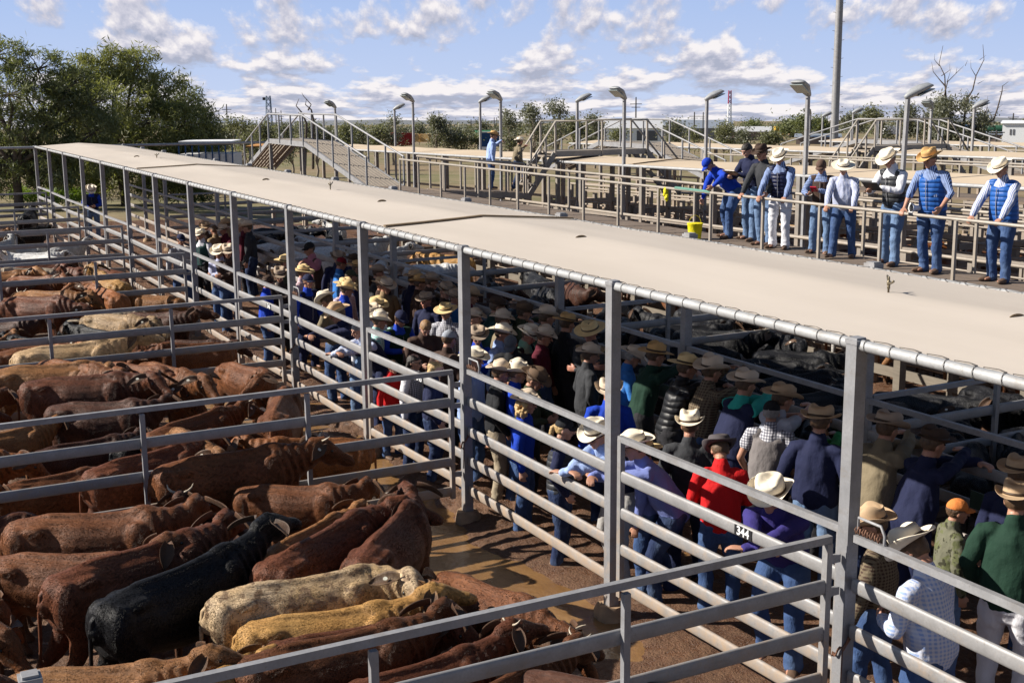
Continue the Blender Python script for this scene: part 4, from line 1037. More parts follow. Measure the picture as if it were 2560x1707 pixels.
handrail('handrail','pipe handrail along the near side of the catwalk that the men hold',[(-26.6,7.8),(4,7.8)],3.205,[(x,7.76,WZ-.12,3.19) for x in hx],'hand',.027)
handrail('handrail','pipe handrail along the far side of the catwalk behind the men',[(-28,8.95),(4,8.95)],3.205,[(x,8.99,WZ-.12,3.19) for x in (-28,-24,-21.8,-19.2,-16.9,-14.2,-11.8,-9.4,-7,-4.6,-2)],'hand',.027)
tag(part('rail_rag',remesh((lambda b:(b.ell((0,0,0),(.06,.05,.12),None,10,8),b.ell((.03,0,-.08),(.05,.04,.09),None,8,6),b)[-1])(MB()),.012,1,lambda co:(fbm(co*30,2)-.4)*.06),cloth((.62,.55,.02)),None,tuple(atY(*z8(2200,770),7.8))),'yellow rag tied on the near handrail left of the bending man','rag')
tag(part('hose_wrap',(lambda b:(b.chain([(-13.2,7.8,3.225),(-12.1,7.8,3.215)],[.030,.030],10,flat=True),b)[-1])(MB()).mesh('hose'),cloth((.12,.25,.2)),None),'green hose lying along the handrail beside the yellow bucket','hose')
# pens beyond the catwalk : old timber and pipe rails
def wood_fence(a,b,label,z=0,h=1.75,n=4,mat='wood',pm_='galvo',sp=2.4,th=.17,posth=None):
    a=np.array(a,float);b=np.array(b,float); L=np.linalg.norm(b-a); ang=math.atan2(b[1]-a[1],b[0]-a[0]); za,zb=gz(*a),gz(*b)
    r=thing('yard_fence',label,'fence',((a[0]+b[0])/2,(a[1]+b[1])/2,(za+zb)/2),ang)
    sl=(zb-za)/L
    for i in range(n):
        zz=h*(i+.8)/n*.96; m_=MB()
        rr=random.Random(i+int(a[0]*10))
        m_.bar((-L/2,0,zz-sl*L/2),(L/2,0,zz+sl*L/2),.05 if mat=='wood' else .06,th*rr.uniform(.85,1.05)); m_.build('rail',M[mat],r)
    k=max(1,int(round(L/sp)))
    for i in range(k+1):
        x=-L/2+L*i/k; m_=MB(); hh=(posth or h+.12); m_.box((x,.06,hh/2+sl*x),(.13,.13,hh)); m_.build('post',M[pm_ if i%3 else 'wood'],r)
    return r
# ------------------------------------------------------------------ cattle in the pens
def n2(x,y): return (x*.4677,1200+y*.4677)
def z1(x,y): return (x*.3656,850+y*.3656)
def z3(x,y): return (700+x*.451,1000+y*.451)
def z9(x,y): return (x*.2934,440+y*.2934)
CW={'brown':'chestnut brown','maroon':'dark maroon brown','dark':'very dark brown','black':'black','red':'bright red brown','tan':'tan','golden':'woolly golden','fawn':'pale fawn','cream':'cream','white':'white','grey':'dark grey','mottle':'mottled fawn'}
PLACED=[]
def reg(x,y,a,s): PLACED.append((x,y,math.cos(a),math.sin(a),s))
def clash(x,y,a,s,lim=.56):
    for (X,Y,c,d,S) in PLACED:
        if abs(X-x)>2.4 or abs(Y-y)>2.4: continue
        for u in (-.55,-.1,.35,.8):
            for v in (-.55,-.1,.35,.8):
                if math.hypot(X+c*u*S-x-math.cos(a)*v*s,Y+d*u*S-y-math.sin(a)*v*s)<lim: return True
    return False
def cow_px(f,a,b,coat,var,label,group,horns=0,smin=.78,smax=1.04,**kw):
    zc=1.22 if f is n2 or f is k_ else 1.17; A=at(*f(*a),zc); B=at(*f(*b),zc); d=B-A; L=math.hypot(d[0],d[1]); ang=math.atan2(d[1],d[0]); s=min(smax,max(smin,L/1.14))
    x=B[0]-math.cos(ang)*.42*s; y=B[1]-math.sin(ang)*.42*s
    reg(x,y,ang,s); return cow(x,y,ang,s,var,coat,label,group,horns,fur=f in(n2,k_,z3,z1,z9),**kw)
G1='cattle in the nearest pen'
NEAR=[
(n2,(200,560),(980,345),'maroon',1,'dark maroon steer with black tail tuft standing left of the black one'),
(n2,(500,690),(1190,430),'black',3,'black steer with raised head facing right in the nearest pen'),
(n2,(-40,370),(600,385),'brown',7,'brown steer lifting a white-streaked face at the left of the nearest pen'),
(n2,(60,235),(770,215),'brown',5,'brown steer in hard stripes of shade, farthest at the left of the nearest pen'),
(n2,(1150,600),(1900,500),'mottle',6,'mottled fawn steer beside the golden one with raised head'),
(n2,(1310,670),(2010,610),'golden',3,'golden curly coated steer with whitish face turned right'),
(n2,(1430,470),(1890,240),'maroon',2,'maroon steer walking away, left one of the pair near the puddle'),
(n2,(1920,440),(2170,190),'maroon',1,'maroon steer seen from the rump, right one of the pair near the puddle'),
(n2,(1560,215),(1770,120),'tan',0,'tan steer facing away behind the black head'),
(k_,(300,1085),(620,1045),'brown',0,'big horned brown steer standing side-on against the second divider'),
(n2,(1330,190),(1020,75),'dark',2,'dark horned steer facing left below the big brown one'),
(n2,(130,900),(790,890),'tan',3,'tan steer with long pale ears at the bottom left'),
(n2,(830,1080),(1170,930),'golden',0,'golden yellow steer with one tagged ear at the bottom edge'),
(n2,(1570,735),(2120,670),'maroon',2,'sleek maroon steer behind the golden head at the bottom middle'),
(n2,(1300,910),(2080,765),'brown',1,'reddish brown steer just above the foreground rail'),
(z3,(340,1500),(1010,1325),'maroon',3,'horned maroon steer seen through the foreground rails, head away'),
(z3,(1050,1560),(1420,1370),'brown',0,'brown steer with short horns nearest the sale lane in the bottom middle'),
]
HN={9:.7,10:.9,15:.6,16:.55}
for i,(f,a,b,c,v,l) in enumerate(NEAR): cow_px(f,a,b,c,v,l,G1,HN.get(i,0),smin=.84,smax=1.02,droop=(.1 if c in('golden','black') else .4))
G2='cattle in the second pen'
SEC=[
(z1,(1840,640),(1950,430),'brown',4,'brown steer standing end-on beside the puddle in the second pen'),
(z1,(1030,600),(1480,475),'brown',0,'brown steer facing right towards the puddle in the second pen'),
(z1,(240,640),(760,570),'dark',1,'dark steer with raised hip nearest the left of the second pen'),
(z1,(150,850),(560,790),'brown',2,'brown steer showing its pale thighs behind the third rail of the second divider'),
(z1,(610,880),(1230,740),'maroon',1,'maroon steer with hanging tail behind the second divider'),
(z1,(1180,560),(1390,690),'tan',0,'tan steer with wrinkled neck facing the camera between the rails'),
(z1,(60,340),(800,320),'maroon',2,'long backed maroon steer in the middle of the second pen'),
(z1,(-60,260),(560,235),'tan',6,'tan steer half in shade at the left of the second pen'),
(z1,(200,170),(650,255),'red',0,'red steer with big dark ears turned to the right'),
(z1,(830,150),(1260,290),'red',0,'glossy red steer facing right with a small white blaze'),
(z1,(650,190),(1090,275),'brown',4,'brown steer pressed along the glossy red one'),
(z1,(60,130),(690,85),'fawn',3,'pale fawn steer with raised head, farthest in the second pen'),
(z1,(-260,180),(40,120),'brown',3,'brown steer with broad ears at the far left edge of the second pen'),
(z1,(350,425),(900,425),'dark',5,'dark steer behind the top rail of the second divider'),
(z1,(960,560),(1220,500),'black',0,'black steer with round ear tag near the middle of the second pen'),
(z1,(-120,560),(200,500),'tan',1,'tan steer cut by the left edge of the photo in the second pen'),
]
for i,(f,a,b,c,v,l) in enumerate(SEC): cow_px(f,a,b,c,v,l,G2,(.5 if i in(1,) else 0))
G3='cattle in the third pen'
TH=[
(z9,(1540,965),(1190,955),'tan',4,'tan steer standing side-on facing left against the third divider'),
(z9,(150,1020),(570,1040),'tan',0,'tan steer facing right in the middle of the third pen'),
(z9,(1120,1090),(820,1000),'red',5,'red steer turning its large head to the left'),
(z9,(1060,960),(880,900),'golden',3,'golden steer with head raised above the others in the third pen'),
(z9,(0,1085),(500,1110),'maroon',4,'long maroon back low in the third pen'),
(z9,(640,1120),(1000,1100),'cream',1,'cream steer, narrow pale back in the third pen'),
(z9,(740,1195),(1120,1240),'fawn',0,'pale fawn steer facing right beside the second divider upright'),
(z9,(1020,1170),(1480,1185),'dark',3,'dark steer with raised red muzzle facing the lane'),
(z9,(980,1290),(700,1240),'black',0,'black steer facing left with a grey nose'),
(z9,(890,1255),(1200,1290),'brown',4,'brown striped back beside the black nosed steer'),
(z9,(450,935),(850,930),'maroon',2,'dark maroon back near the third divider'),
(z9,(-150,1020),(40,990),'fawn',3,'horned pale steer at the left edge of the third pen'),
(z9,(-100,1330),(60,1280),'tan',1,'tan curly headed steer at the left edge behind the second divider rail'),
(z9,(390,1310),(130,1290),'black',2,'black steer with upright ears at the left of the third pen'),
(z9,(380,1330),(640,1330),'maroon',6,'maroon rump beside the upright post of the third divider'),
(z9,(1450,1310),(1800,1320),'dark',0,'very dark steer nosing the lane rails in the third pen'),
]
for i,(f,a,b,c,v,l) in enumerate(TH): cow_px(f,a,b,c,v,l,G3,(1.0 if i in(11,) else 0))
def fill(x0,x1,y0,y1,angs,coats,labf,group,dens=1,jit=20,sc=(.80,.94),tries=1500,mx=99,lim=.46,zf=None,vars_=range(9)):
    rr=random.Random(int(x0*13+y0*7+x1)); n=0
    for _ in range(tries):
        if n>=mx: break
        a=R(rr.choice(angs)+rr.uniform(-jit,jit)); s=rr.uniform(*sc); x=rr.uniform(x0,x1); y=rr.uniform(y0,y1)
        ok=True
        for u in (-.8,1.15):
            X=x+math.cos(a)*u*s; Y=y+math.sin(a)*u*s
            if not(x0-.1<X<x1+.1 and y0-.1<Y<y1+.1): ok=False
        if not ok or clash(x,y,a,s,lim): continue
        # skip what the frame cannot see
        d=np.array([x,y,1.1])-CAMP; w=d@AF
        if w<.5: continue
        u_=IW/2+FPX*(d@AR)/w; v_=IH/2-FPX*(d@AU)/w
        if u_<-260 or u_>IW+260 or v_>IH+330: continue
        c=rr.choice(coats); reg(x,y,a,s); n+=1
        cow(x,y,a,s,rr.choice(list(vars_)),c,labf(c),group,rr.choice((0,0,0,0,0,.6)) if c!='white' else 0,z=zf(x,y) if zf else 0,fur=math.hypot(x-CAMP[0],y-CAMP[1])<21)
    return n
PN=['nearest','second','third','fourth','fifth','sixth']
cnt=0
COAT_MIX=['brown','brown','maroon','maroon','red','red','tan','brown','dark','brown','red']
fill(PX[11]+.25,PX[13]-.25,-7.5,-1.6,[40,70,200,20],['brown','maroon','red','brown'],lambda c:'%s steer packed low among the others of the nearest pen'%CW[c],G1,lim=.43,vars_=(1,2,4,5,6))
fill(PX[9]+.3,PX[11]-.3,-8.6,-1.0,[62,62,242,30],COAT_MIX,lambda c:'%s steer packed low among the others of the second pen'%CW[c],G2,vars_=(1,2,4,5,6))
fill(PX[7]+.3,PX[9]-.3,-8.6,-.6,[62,62,242],COAT_MIX,lambda c:'%s steer packed low among the others of the third pen'%CW[c],G3,vars_=(1,2,4,5,6))
fill(PX[5]+.3,PX[7]-.3,-8.6,-.7,[62,62,242],['brown','red','maroon','red','brown','cream','dark','tan'],lambda c:'%s steer in the crowded fourth pen'%CW[c],'cattle in the fourth pen')
# white cattle pen
for (f,a,b,v,l) in [(z9,(40,560),(330,540),0,'white humped steer at the left of the white cattle pen'),(z9,(430,560),(650,530),3,'white steer facing the lane, rightmost in the white cattle pen'),(z9,(-120,600),(60,560),7,'white steer cut by the left edge in the white cattle pen'),(z9,(150,600),(420,600),1,'white steer standing side-on in front of the other white cattle')]:
    cow_px(f,a,b,'white',v,l,'white cattle')
fill(PX[3]+.3,PX[5]-.3,-8,-1.2,[62,242],['white','white','cream'],lambda c:'%s steer standing behind the others of the white cattle pen'%CW[c],'white cattle',mx=6)
for (f,a,b,c,v,l) in [(z9,(150,410),(330,390),'black',0,'black steer facing right in the far pen beyond the white cattle'),(z9,(160,380),(260,330),'black',3,'black steer with raised head in the far pen'),(z9,(-60,440),(40,420),'tan',1,'tan steer at the left edge of the far pen')]:
    cow_px(f,a,b,c,v,l,'cattle in the far pen')
# cattle below camera side of the foreground divider
hp_=at(*z4(430,1515),1.28); cow(hp_[0]-.55,hp_[1]-.45,R(40),.85,4,'dark','very dark brown steer whose poll just shows at the bottom edge','steer below the foreground rail')
# black cattle in the shade
for a,b in ((-12.4,-6.2),(-6.0,-.2),(.2,6)):
    fill(a+.2,b-.2,3.45,7.2,[62,90,150,242,330,20],['black'],lambda c:'%s steer packed among others in the shaded pen behind the lane'%CW[c],'black cattle shaded behind the lane',jit=35,lim=.36,tries=3500)
fill(-18.7,-12.7,3.45,7.2,[62,150,242,330],['black','black','black','dark'],lambda c:'%s steer in the pen behind the middle of the lane'%CW[c],'cattle behind the middle of the lane',jit=35,lim=.46)
cow_px(z5,(1250,90),(1010,80),'golden',0,'woolly golden steer facing left seen under the canopy','golden steer under the canopy',z=0)
fill(-31.5,-19,3.45,7.2,[62,242,150],['white','grey','black','white'],lambda c:'%s steer under the far part of the canopy'%CW[c],'pale cattle under the canopy',jit=30,mx=16,lim=.6)
# mixed cattle beyond the catwalk
fill(-22,-3.5,9.4,12.7,[62,150,242,330],['red','brown','cream','white','dark','tan','fawn'],lambda c:'%s steer in the yard just beyond the catwalk'%CW[c],'mixed cattle beyond the catwalk',jit=35,mx=50,lim=.5)
fill(-30,-9,15.6,23,[62,150,242,330],['red','brown','fawn','dark'],lambda c:'%s steer in the distant yards behind the second canopy'%CW[c],'cattle in the distant yards',jit=35,mx=34,lim=.7,zf=gz)
# ------------------------------------------------------------------ people
J=dict(d=(.038,.075,.18),l=(.12,.19,.32),k=(.014,.026,.075),w=(.62,.62,.66),g=(.33,.32,.31),t=(.30,.25,.18),n=(.012,.018,.055),b=(.02,.02,.024))
def jeans(c): return cloth(J[c],'denim' if c in'dlk' else 'plain')
CC=dict(navy=(.012,.016,.05),royal=(.008,.045,.40),blue=(.035,.17,.50),lblue=(.30,.40,.66),white=(.66,.66,.70),red=(.52,.010,.012),purple=(.035,.028,.16),greyv=(.18,.165,.165),black=(.014,.015,.018),dgreen=(.010,.035,.022),green=(.03,.22,.05),khaki=(.19,.155,.10),brown=(.055,.032,.024),teal=(.03,.36,.30),maroon=(.09,.010,.022),pink=(.42,.17,.22),tan=(.26,.18,.10),olive=(.045,.055,.03),charcoal=(.035,.037,.042),mintg=(.22,.42,.30),ltee=(.36,.38,.44),dteal=(.02,.06,.06),vblue=(.02,.10,.36),violet=(.16,.20,.46))
def cc(n,kind='plain',c2=None): return cloth(CC[n],kind,CC[c2] if c2 else None)
PERSONS=[]
def put(f,x,y,pose,face,label,shirt,trou,hat=None,snap=None,z=None,sc=None,y0=None,**kw):
    P=POSES[pose]; ht=hat_top(pose,hat); c,s=math.cos(R(face)),math.sin(R(face))
    off=np.array([c*ht[0]-s*ht[1],s*ht[0]+c*ht[1]])
    px,py=f(x,y)
    if snap is not None:
        ry={'B':2.98-.50,'A':.02+.50,'b':2.98-.30,'a':.02+.34}.get(snap,snap) if isinstance(snap,str) else snap
        s_=1.0
        for _ in range(3):
            q=atY(px,py,ry+off[1]*s_); s_=min(1.10,max(.84,(q[2]-(z or 0))/ht[2]))
        if sc: s_=sc; 
        q=atY(px,py,ry+off[1]*s_)
        rx=q[0]-off[0]*s_
    else:
        s_=sc or 1.0
        q=at(px,py,ht[2]*s_+(z or 0)); rx=q[0]-off[0]*s_; ry=q[1]-off[1]*s_
        if z is None:
            cl=min(2.72,max(.28,ry))
            if abs(cl-ry)>.02:
                for _ in range(3):
                    q=atY(px,py,cl+off[1]*s_); s_=min(1.1,max(.8,q[2]/ht[2]))
                q=atY(px,py,cl+off[1]*s_); ry=cl; rx=q[0]-off[0]*s_
    r=person((rx,ry,z or 0),R(face),s_,pose,label,shirt,trou,hat,group=kw.pop('group','buyers in the sale lane'),seed=kw.pop('seed',len(PERSONS)%3),**kw)
    PERSONS.append((r,pose,s_)); return r
V='vest'
# nearest stretch of the lane
put(z4,515,500,'down',150,'person in a bright red jacket and charcoal hat walking away down the lane',cc('red'),jeans('d'),('wide','grey'),fat=1.08,bulk=1.1,boots='bootd')
put(z4,390,390,'stand',140,'person in a cream hat with leather band and black jacket left of the red jacket',cc('charcoal'),jeans('n'),('wide','cream'),band='belt')
put(z4,735,645,'lowrail',-60,'person in a purple fleece and cream hat behind the 344 gate',cc('purple'),jeans('d'),('wide','cream'),snap=.62,fat=1.05)
put(z4,745,345,'pocket',130,'stout person in a black cap, grey vest and white check sleeves',cc('white','check','navy'),jeans('b'),('cap',CC['black']),vest=cc('greyv'),sleeve=.45,fat=1.12,hair='hair_g')
put(z4,640,200,'armsrail',90,'person in a navy vest with teal sleeves leaning on the back rail',cc('teal'),jeans('n'),('wide','beige'),snap='B',vest=cc('navy'),fat=1.15)
put(z4,490,140,'raised',90,'person in brown check shirt with both hands up on the back rail',cc('brown','check','khaki'),jeans('d'),('tall','beige'),snap=2.50)
put(z4,385,145,'armsrail',75,'person in black puffer jacket and wide straw hat at the back rail',cc('black','quilt'),jeans('b'),('flat','straw'),snap=2.42)
put(z4,250,90,'armsrail',80,'person in a dark green shirt and woven straw hat, arms along the back rail',cc('dgreen'),jeans('b'),('flat','dstraw'),snap=2.50)
cof=put(z4,165,115,'hold',62,'person in a bright blue shirt and pale hat holding a coffee cup',cc('blue'),jeans('k'),('wide','beige'),belt=True,sleeve=.8,hair='hair_g')
put(z4,800,275,'armsrail',85,'person in a pale grey tee shirt and round tan hat at the back rail',cc('ltee'),jeans('d'),('wide','tan'),snap=2.45,sleeve=.5)
put(z4,965,300,'armsrail',95,'person in black cap and bright green shirt behind the tan hat',cc('green'),jeans('b'),('cap',CC['black']),snap=2.70,sc=.90)
put(z4,960,345,'pocket',120,'person in a navy jacket, tan hat and light jeans left of the near tall post',cc('navy'),jeans('l'),('wide','tan'),fat=1.1,snap=2.05)
put(z4,1255,385,'armsrail',95,'person in khaki shirt and taupe hat on the back rail right of the near post',cc('khaki'),jeans('k'),('wide','taupe'),snap='B',belt=True,fat=1.1)
put(z4,1455,455,'armsrail',80,'person in a navy jersey and dark brown hat with arms on the back rail',cc('navy'),jeans('n'),('slouch','dbrown'),snap='B',fat=1.2)
put(z4,1555,770,'stand',60,'child in an orange cap and camouflage hooded jacket at the right',cloth((.13,.13,.09),'camo'),jeans('l'),('cap',(.62,.20,.05)),sc=.86,fat=1.0,bulk=1.15)
put(z4,1815,655,'pocket',120,'person in a dark green jersey and white trousers at the right edge',cc('dgreen'),jeans('w'),('wide','tan'),fat=1.15,snap=1.75)
put(z4,1825,585,'stand',100,'person in a tan hat and navy shirt partly hidden behind the green jersey',cc('navy'),jeans('d'),('wide','tan'),snap=2.55)
put(z4,1310,905,'down',-170,'person in a pale blue check shirt and pinkish cream hat beside the near gate',cc('lblue','check','white'),jeans('d'),('wide','cream'),snap=.45,fat=1.1)
put(z4,1165,806,'stand2',-150,'person in a straw coloured hat mostly hidden by the near tall post',cc('brown','check','khaki'),jeans('d'),('wide','tan'),snap=.85)
put(z4,130,480,'lowrail',-120,'person in a violet blue shirt with folded arms behind the second tall post',cc('violet'),jeans('k'),('wide','cream'),snap=.58,fat=1.12)
put(z4,185,508,'stand',-140,'person in a straw coloured hat tucked behind the violet shirt',cc('violet'),jeans('d'),('flat','straw'),sc=.9)
# middle of the lane
put(z5,2050,1180,'lowrail',-80,'person in sunglasses and a cream hat, pale blue sleeves folded on the lane rail',cc('lblue'),jeans('g'),('wide','cream'),snap=.50,vest=cc('navy'),glasses=True)
put(z5,1870,1160,'pocket',55,'person with a blond ponytail, black visor and dark grey padded vest',cc('navy'),jeans('k'),('cap',CC['black']),vest=cc('charcoal','quilt'),hair='hair_l',hkind='tail',skin=1,sc=.92)
put(z5,1620,985,'stand',50,'person with curly golden hair, a pink feathered pale hat and royal blue jacket',cc('royal'),jeans('d'),('wide','beige'),hair='hair_l',hkind='curly',skin=1,sc=.93,bulk=1.1)
put(z5,1455,785,'pocket',70,'person in a broad beige hat, black jacket and cream trousers by the third tall post',cc('black'),jeans('t'),('wide','beige'),fat=1.08,sc=1.0)
put(z5,1560,785,'stand',60,'person in a cream hat and blue jacket directly behind the broad beige hat',cc('royal'),jeans('d'),('wide','cream'),sc=1.0)
put(z5,1700,840,'hold',40,'person in a dark olive coat and brown hat with pale edge',cc('olive'),jeans('b'),('wide','brown'),fat=1.08)
put(z5,2040,675,'pocket',75,'person in a slate jersey and spotted beige hat left of the second tall post',cc('charcoal'),jeans('b'),('wide','beige'),fat=1.08)
put(z5,2150,900,'stand',-30,'person in a royal blue jacket hidden by the second tall post',cc('royal'),jeans('k'),('wide','beige'))
put(z5,1500,640,'down',-40,'person in a plain grey cap and black jacket looking down',cc('black'),jeans('b'),('cap',(.10,.11,.13)))
put(z5,1650,560,'hold',30,'person in a cream hat, black vest and mint green sleeves',cc('mintg'),jeans('d'),('wide','cream'),vest=cc('black'),fat=1.05)
put(z5,1745,562,'stand2',45,'person in a beige hat half hidden by the mint green sleeved one',cc('maroon'),jeans('d'),('wide','beige'))
put(z5,1470,545,'stand2',40,'person in a bright cream hat and light blue shirt in the middle of the crowd',cc('lblue'),jeans('d'),('wide','cream'))
put(z5,2020,490,'fold',-60,'person in a yellow straw hat and tan waistcoat over a dark jacket',cc('charcoal'),jeans('b'),('flat','straw'),vest=cc('tan'),fat=1.12,skin=2)
put(z5,1885,468,'pocket',100,'person in an orange straw hat and long black jacket',cc('black'),jeans('b'),('flat','dstraw'),fat=1.08)
put(z5,1750,430,'stand',80,'person in a round tan hat with dark band near the back rail',cc('dgreen'),jeans('b'),('wide','beige'))
put(z5,1605,402,'onerail',75,'person in a brown hat and tobacco jacket beside the back rail',cc('olive'),jeans('b'),('wide','brown'))
put(z5,1460,455,'stand',60,'person in a soft beige hat and grey green shirt behind the bright cream hat',cc('khaki'),jeans('d'),('wide','beige'))
put(z5,1430,292,'armsrail',70,'person in a dark brown hat and green jacket reaching along the back rail',cc('dteal'),jeans('b'),('slouch','dbrown'),snap='B')
put(z5,1275,442,'stand',50,'person in a beige hat with patterned band right behind the third tall post',cc('brown'),jeans('b'),('wide','beige'))
put(z5,1265,305,'stand2',60,'person in a maroon jacket seen past the third tall post',cc('maroon'),jeans('b'),('slouch','tan'))
put(z5,1275,700,'stand',40,'person in a pale straw hat close to the third tall post',cc('lblue'),jeans('d'),('wide','cream'),snap=.6)
put(z5,1290,560,'fold',-20,'person in a grey hat and blue shirt low behind the third tall post',cc('royal'),jeans('b'),('wide','taupe'))
put(z5,1110,585,'pocket',110,'person in a pale grey cap and brown leather coat',cc('brown'),jeans('b'),('cap',(.30,.33,.38)),fat=1.08)
put(z5,1080,405,'stand',-45,'person in a straw hat and blue check shirt facing the camera',cc('white','check','navy'),jeans('d'),('flat','straw'),skin=1)
put(z5,958,540,'down',-10,'bareheaded person with sandy hair and brown jacket looking down',cc('brown'),jeans('b'),None,hair='hair_s',skin=1)
put(z5,880,745,'stand',40,'person with long dark hair and a pale checked vest beside the third gate',cc('white'),jeans('k'),None,vest=cc('white','check','black'),hair='hair_d',hkind='long',skin=1,sc=.94,glasses=True)
put(z5,1025,785,'pocket',60,'person with long blond hair and a navy jacket by the third gate',cc('navy'),jeans('k'),None,hair='hair_l',hkind='long',skin=1,sc=.93)
put(z5,745,1040,'stand',20,'small child in a red jumper behind the lane rails',cc('red'),jeans('d'),None,hair='hair_b',sc=.64,skin=1)
put(z5,800,465,'hold',10,'person in a navy cap with sunglasses on it and a dark green vest',cc('royal'),jeans('b'),('cap',CC['navy']),vest=cc('dgreen'))
put(z5,660,465,'onerail',75,'person in a cream hat and light blue check shirt right of the fourth tall post',cc('teal','check','white'),jeans('d'),('tall','cream'),snap=.75)
put(z5,500,540,'lowrail',-80,'bareheaded grey haired person with white sleeves leaning on the rail',cc('lblue','check','white'),jeans('n'),None,vest=cc('navy'),hair='hair_g',snap=.55)
put(z5,275,345,'down',-150,'person in a pale grey hat bent beside the fifth tall post',cc('khaki'),jeans('d'),('wide','cream'),snap=.75)
put(z5,352,362,'lowrail',-100,'person in a navy jacket and light jeans slumped over the rail',cc('navy'),jeans('l'),('wide','tan'),snap=.58,fat=1.08)
put(z5,450,270,'stand2',60,'person in a royal blue jacket and straw hat with turned up brim',cc('royal'),jeans('k'),('wide','straw'))
put(z5,430,245,'stand',30,'person in a pale straw hat behind the royal blue jacket',cc('pink','check','white'),jeans('d'),('flat','straw'))
put(z5,465,192,'stand',100,'person in a dark olive cap left of the fourth tall post',cc('navy'),jeans('d'),('cap',CC['olive']))
put(z5,950,335,'stand',-60,'older person in a brown hat and navy suit jacket facing the camera',cc('navy'),jeans('b'),('wide','taupe'),skin=2)
put(z5,1090,275,'stand2',0,'person in a brown hat and dark brown jacket beside the third tall post',cc('brown'),jeans('b'),('wide','taupe'))
put(z5,1150,318,'stand',30,'person in a tan hat and blue shirt behind the checked shirt',cc('blue'),jeans('d'),('wide','taupe'))
put(z5,1003,210,'onerail',75,'person in a flat brown hat and brown jacket near the back rail',cc('brown'),jeans('b'),('wide','taupe'))
put(z5,920,225,'stand',70,'person in a golden straw hat and brown jacket near the back rail',cc('brown'),jeans('b'),('wide','dstraw'))
put(z5,880,200,'stand',95,'person in a tan hat partly behind the golden straw hat',cc('navy'),jeans('b'),('wide','tan'))
put(z5,700,250,'stand2',10,'person in a wide tan hat and tan coat with maroon collar',cc('tan'),jeans('b'),('wide','beige'),fat=1.05)
put(z5,645,160,'stand',60,'person in a flat topped beige hat right of the fourth tall post',cc('charcoal'),jeans('b'),('wide','taupe'))
put(z5,665,238,'stand',20,'person in a tan hat directly left of the wide tan hat',cc('brown'),jeans('b'),('wide','tan'))
put(z5,635,372,'stand',40,'person in a yellow straw hat beside the fourth tall post',cc('khaki'),jeans('b'),('wide','straw'))
put(z5,600,415,'stand',0,'person in a pale hat tight against the fourth tall post',cc('white'),jeans('b'),('wide','beige'))
put(z5,485,88,'stand',60,'person in a dark brown hat near the back rail left of the fourth post',cc('navy'),jeans('b'),('slouch','dbrown'))
put(z5,510,130,'stand',60,'person in a straw hat touching the fourth tall post',cc('tan'),jeans('b'),('flat','dstraw'))
put(z5,410,112,'stand2',70,'person in a red cap and bright blue jacket',cc('blue'),jeans('d'),('cap',(.18,.01,.02)))
put(z5,378,70,'stand2',-20,'person in a grey hat, navy suit and pink tie area near the back rail',cc('navy'),jeans('n'),('wide','taupe'))
put(z5,183,0,'onerail',-80,'person in a black cap, pink shirt and open dark jacket standing against the back rail',cc('pink'),jeans('b'),('cap',CC['black']),snap=2.55,vest=cc('brown'),fat=1.1)
put(z5,185,222,'stand',20,'person in a navy cap with a white emblem and navy vest',cc('royal'),jeans('n'),('cap',CC['navy']),vest=cc('navy'))
put(z5,155,160,'stand',50,'person in a yellow straw hat between the fifth and fourth posts',cc('pink','check','white'),jeans('d'),('flat','straw'))
put(z5,35,98,'stand',60,'person in a straw hat left of the fifth tall post',cc('olive'),jeans('d'),('flat','straw'))
put(z6,1910,872,'fold',-20,'person in a brown hat and dark check jacket left of the fifth tall post',cc('charcoal','check','brown'),jeans('b'),('wide','taupe'))
put(z6,1835,925,'stand',70,'person in a dark hat and royal blue jacket behind the 346 gate',cc('royal'),jeans('d'),('slouch','dbrown'),snap=.6)
put(z6,1490,716,'fold',-40,'person in a cream hat and blue check shirt left of the sixth tall post',cc('violet','check','white'),jeans('d'),('wide','cream'),snap=.8)
put(z6,1555,712,'fold',-20,'person in a beige hat and brown quilted jacket beside the sixth tall post',cc('brown','quilt'),jeans('d'),('wide','beige'),snap=.9)
put(z6,1365,605,'stand',-50,'person in a cream hat, sunglasses and open dark jacket',cc('white'),jeans('b'),('wide','cream'),vest=cc('dteal'),glasses=True)
put(z6,1400,556,'stand',-30,'person in a tan hat behind the cream hat and sunglasses',cc('brown'),jeans('b'),('wide','tan'))
put(z6,1240,642,'stand2',0,'person in a dark cap and black check shirt left of the seventh tall post',cc('white','check','black'),jeans('d'),('cap',CC['navy']),snap=.7)
put(z6,1520,575,'fold',-60,'person in a beige hat looking down in a red jacket and blue scarf',cc('maroon'),jeans('b'),('wide','beige'))
put(z6,1540,538,'stand',-100,'person in a tan hat behind the red jacket',cc('tan'),jeans('b'),('wide','tan'))
put(z6,1460,585,'stand',-150,'bareheaded person in a cream jacket seen from behind',cc('tan'),jeans('t'),None,hair='hair_b')
put(z6,1650,548,'stand',-120,'person in a pale hat behind the tall dark jacket',cc('maroon'),jeans('b'),('wide','beige'))
put(z6,1685,552,'stand',-118,'tall person in a dark jacket with pale bands standing side-on to the back rail',cc('charcoal'),jeans('k'),('wide','beige'))
put(z6,620,312,'down',-10,'lone person in a white hat and blue shirt at the far end of the lane',cc('royal'),jeans('l'),('wide','white'),vest=cc('navy'),snap=1.6)
